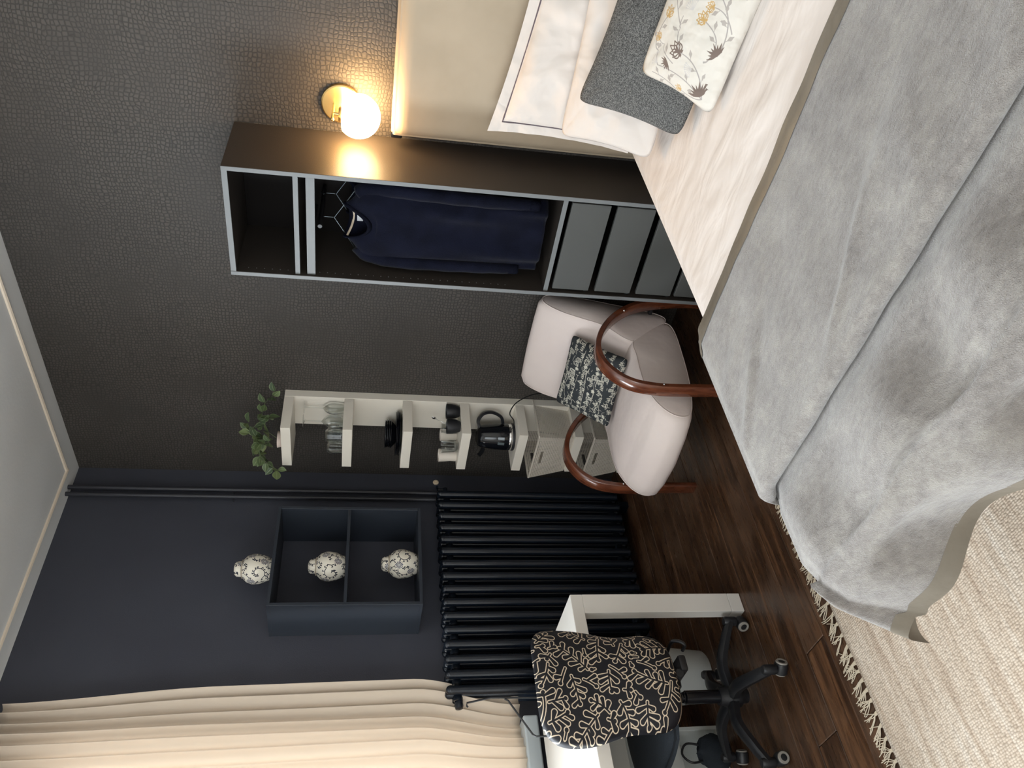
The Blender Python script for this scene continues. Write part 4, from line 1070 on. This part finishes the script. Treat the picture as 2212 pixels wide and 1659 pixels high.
# perforated baskets on the two lowest boards
def basket(z, rz, label):
    t = thing('storage_basket', label, 'basket', (.525, -.150, z+.001), rz, 'perforated storage baskets on the low boards')
    hh, tw, td, bw, bd = .205, .175, .142, .140, .112
    def wall(p0, p1, q0, q1, name):   # bottom edge p0-p1, top edge q0-q1
        p0, p1, q0, q1 = map(Vector, (p0, p1, q0, q1)); bm = new(); w = (q1-q0).length
        hw, hx = .047, .5
        def f(u, v): return (p0*(1-u)+p1*u)*(1-v)+(q0*(1-u)+q1*u)*v
        n, k = 20, 12; uvl = bm.loops.layers.uv.verify(); V = [[bm.verts.new(f(i/n, j/k)) for j in range(k+1)] for i in range(n+1)]
        for i in range(n):
            for j in range(k):
                uc, vc = (i+.5)/n-.5, (j+.5)/k-.80
                if (uc*w/.045)**2+(vc*hh/.0145)**2 < 1 and w > .1: continue
                fc = bm.faces.new((V[i][j], V[i+1][j], V[i+1][j+1], V[i][j+1]))
                for l, (a, b) in zip(fc.loops, ((i, j), (i+1, j), (i+1, j+1), (i, j+1))): l[uvl].uv = (a/n*w, b/k*hh)
        return link(name, bm, M['basket'], t, False)
    z0, z1 = .004, hh
    B_ = [(-bw, -bd, z0), (bw, -bd, z0), (bw, bd, z0), (-bw, bd, z0)]; T_ = [(-tw, -td, z1), (tw, -td, z1), (tw, td, z1), (-tw, td, z1)]
    for i in range(4): wall(B_[i], B_[(i+1) % 4], T_[i], T_[(i+1) % 4], 'basket_side')
    link('basket_bottom', bx((-bw, -bd, 0), (bw, bd, .004), .001, 1), M['basket_solid'], t)
    pts = []
    for i in range(4):
        a, b = Vector(T_[i]), Vector(T_[(i+1) % 4]); d = (b-a).normalized()*.02; pts += [a+d*.3, a+d, (a+b)/2, b-d, b-d*.3]
    bm = new(); sweep(bm, pts, [(-.004, -.005), (.004, -.005), (.004, .005), (-.004, .005)], (0, 0, 1), None, True); link('rim', bm, M['basket_solid'], t)
basket(BT[5], 0, 'warm white perforated basket on the sixth board, above the other'); basket(BT[6], 0, 'warm white perforated basket on the lowest board, behind the armchair')

# clothes on hangers in the wardrobe
def hanger(x, y, z, label):
    t = thing('clothes_hanger', label, 'hanger', (x, y, z), 0, 'dark wire hangers in the wardrobe')
    bm = new(); tube(bm, cr([(0, .008, .056), (0, .0, .062), (0, -.010, .052), (0, -.006, .045), (0, 0, .038), (0, 0, .0)], 5), .0018, 7); link('hook', bm, M['gunmetal'], t, True)
    bm = new(); tube(bm, [(-.165, 0, -.100), (-.08, 0, -.050), (0, 0, 0), (.08, 0, -.050), (.165, 0, -.100)], .0024, 7); link('shoulder_bar', bm, M['gunmetal'], t, True); return t
def sweater(x, y, z, label, flip=1, yaw=0, stripe=True):
    t = thing('sweater', label, 'sweater', (x, y, z), yaw); rr = random.Random(5)
    def body(u, v):
        a = u*2*PI; zz = -.83*v; k = v*.83
        w = .082+.098*sm(0, .085, k)-.008*sm(.3, .6, k)+.004*math.sin(v*9); d = .038+.014*sm(.0, .18, k)+.008*sm(.5, .83, k)
        fold = .013*sm(.14, .5, k)*math.sin(a*6+1.6*math.sin(k*4))+.005*sm(.2, .5, k)*math.sin(a*11+k*5)
        c, s = math.cos(a), math.sin(a); se = abs(c)**.7*(1 if c > 0 else -1)
        dip = (.105 if s < 0 else .030)*math.exp(-(c*w/.062)**2)*sm(.16, 0, k)*min(1, abs(s)*2.2)
        sl = .33*max(0, abs(se*w)-.072)*sm(.2, 0, k)
        return Vector((se*w, s*(d+fold)-.004, zz-dip-sl*.6))
    bm = new(); grid(bm, 90, 60, body); thicken(bm, .003); link('sweater_body', bm, M['navy_knit'], t, True)
    for sg in (-1, 1):
        ln = -.78 if sg > 0 else -.74
        pts = cr([(sg*.125, .0, -.060), (sg*.160, -.012, -.10), (sg*.172, -.030, -.22), (sg*.168, -.040, -.42), (sg*.164, -.042, -.60), (sg*.162, -.036, ln)], 5)
        bm = new(); n = len(pts); sweep(bm, pts, [(1.0*.034*math.cos(q*PI/8)*(1+.10*math.sin(q*3)), .026*math.sin(q*PI/8)) for q in range(16)], (1, 0, 0), [1.05-.35*i/(n-1)+.04*math.sin(i*1.7) for i in range(n)]); link('sleeve', bm, M['navy_knit'], t, True)
        e = pts[-1]; bm = new(); tube(bm, [e+Vector((0, 0, .03)), e, e+Vector((0, 0, -.012))], .024, 14, [1, 1.02, .9]); link('cuff', bm, M['rib'], t, True)
    ring = [Vector((.079*math.cos(a), -.004+.043*math.sin(a), -.006-(.098 if math.sin(a) < 0 else .024)*abs(math.sin(a))**1.6)) for a in [2*PI*k/40 for k in range(40)]]
    bm = new(); sweep(bm, ring, [(-.012, -.004), (.012, -.004), (.012, .004), (-.012, .004)], (0, 0, 1), None, True); link('neckband', bm, M['rib'], t, True)
    if stripe:
        arc = [Vector((.075*math.cos(a), -.004+.036*math.sin(a), -.012-.024*math.sin(a)**1.6)) for a in [PI*k/16 for k in range(0, 17)]]
        bm = new(); sweep(bm, arc, [(-.0045, -.0015), (.0045, -.0015), (.0045, .0015), (-.0045, .0015)], (0, 0, 1)); q = link('neck_tape', bm, M['cream_stripe'], t, True); q['label'] = 'cream and brown striped tape inside the neck'
        link('woven_label', bx((-.022, .0285, -.074), (.020, .0305, -.050), .0005, 1), M['label'], t)
    return t
hanger(1.965, -.250, 1.748, 'dark wire hanger carrying the front navy sweater'); sweater(1.965, -.258, 1.705, 'navy knitted sweater hanging at the front of the open wardrobe')
hanger(1.985, -.10, 1.748, 'dark wire hanger at the back of the wardrobe'); sweater(1.985, -.105, 1.700, 'dark navy sweater hanging behind the front one in the wardrobe', 1, 0, False)

# waste bin under the desk
def bin_():
    t = thing('waste_bin', 'white round waste bin on the floor under the desk', 'bin', (.505, -1.57, 0))
    bm = new(); lathe(bm, [(0, .003), (.105, 0), (.112, .010), (.140, .29), (.138, .29), (.110, .012), (0, .010)], 40); link('bin_body', bm, M['bin'], t, 40)
    bm = new(); lathe(bm, [(.138, .282), (.145, .284), (.146, .294), (.140, .298), (.136, .294)], 40); link('bin_rim', bm, M['bin'], t, 40)
bin_()
# low white drawer unit under the desk and the black bag beside it
def unit():
    t = thing('drawer_unit', 'low white drawer unit with open dark gap under the desk', 'cabinet', (.345, -1.80, 0)); m = M['bin']
    w, d, h = .17, -.62, .60
    link('unit_side', bx((0, -.018, 0), (w, 0, h), .002, 1), m, t); link('unit_side', bx((0, d, 0), (w, d+.018, h), .002, 1), m, t)
    link('unit_back', bx((0, d+.018, 0), (.01, -.018, h), .001, 1), m, t)
    for z0, z1 in ((.44, .60), (.0, .02)): link('drawer_front', bx((.012, d+.018, z0), (w, -.018, z1), .002, 1), m, t)
    link('drawer_front', bx((.012, d+.018, .20), (w-.002, -.018, .36), .002, 1), m, t)
unit()
def bag():
    t = thing('soft_bag', 'black soft bag slumped on the floor beneath the desk', 'bag', (.56, -1.93, 0)); 
    def f(u, v):
        a, b = u*2*PI, v*PI; r = 1+.18*nz(math.cos(a)*2, math.sin(a)*2, b*2)
        return Vector((.045*r*math.sin(b)*math.cos(a), .075*r*math.sin(b)*math.sin(a), max(.001, .075-.075*math.cos(b)*r)))
    bm = new(); grid(bm, 28, 18, f, True); bmesh.ops.remove_doubles(bm, verts=bm.verts, dist=1e-4); link('bag_body', bm, M['seat_dark'], t, True)
    bm = new(); tube(bm, cr([(0, -.03, .12), (.01, -.04, .19), (.0, 0, .22), (.0, .04, .19), (0, .03, .12)], 5), .005, 7); link('bag_handle', bm, M['black_plastic'], t, True)
bag()
# bent-wire stand on the desk by the curtain
def stand():
    t = thing('wire_stand', 'black bent-wire stand on the desk in front of the curtain', 'stand', (.50, -1.645, .74))
    bm = new(); tube(bm, [(0, -.030, .362), (0, -.026, .367), (0, -.012, .366), (0, .008, .26), (0, 0.002, .08), (0, 0, .004)], .0042, 8); link('upright_wire', bm, M['black_metal'], t, 40)
    bm = new(); tube(bm, [(0, .001, .20), (0, -.008, .185), (0, -.155, .095), (0, -.165, .08), (0, -.165, .004)], .0042, 8); link('brace_wire', bm, M['black_metal'], t, 40)
    bm = new(); tube(bm, [(0, 0, .005), (.10, .0, .005), (.10, -.165, .005), (0, -.165, .005)], .0042, 8); link('foot_wire', bm, M['black_metal'], t, 40)
stand()
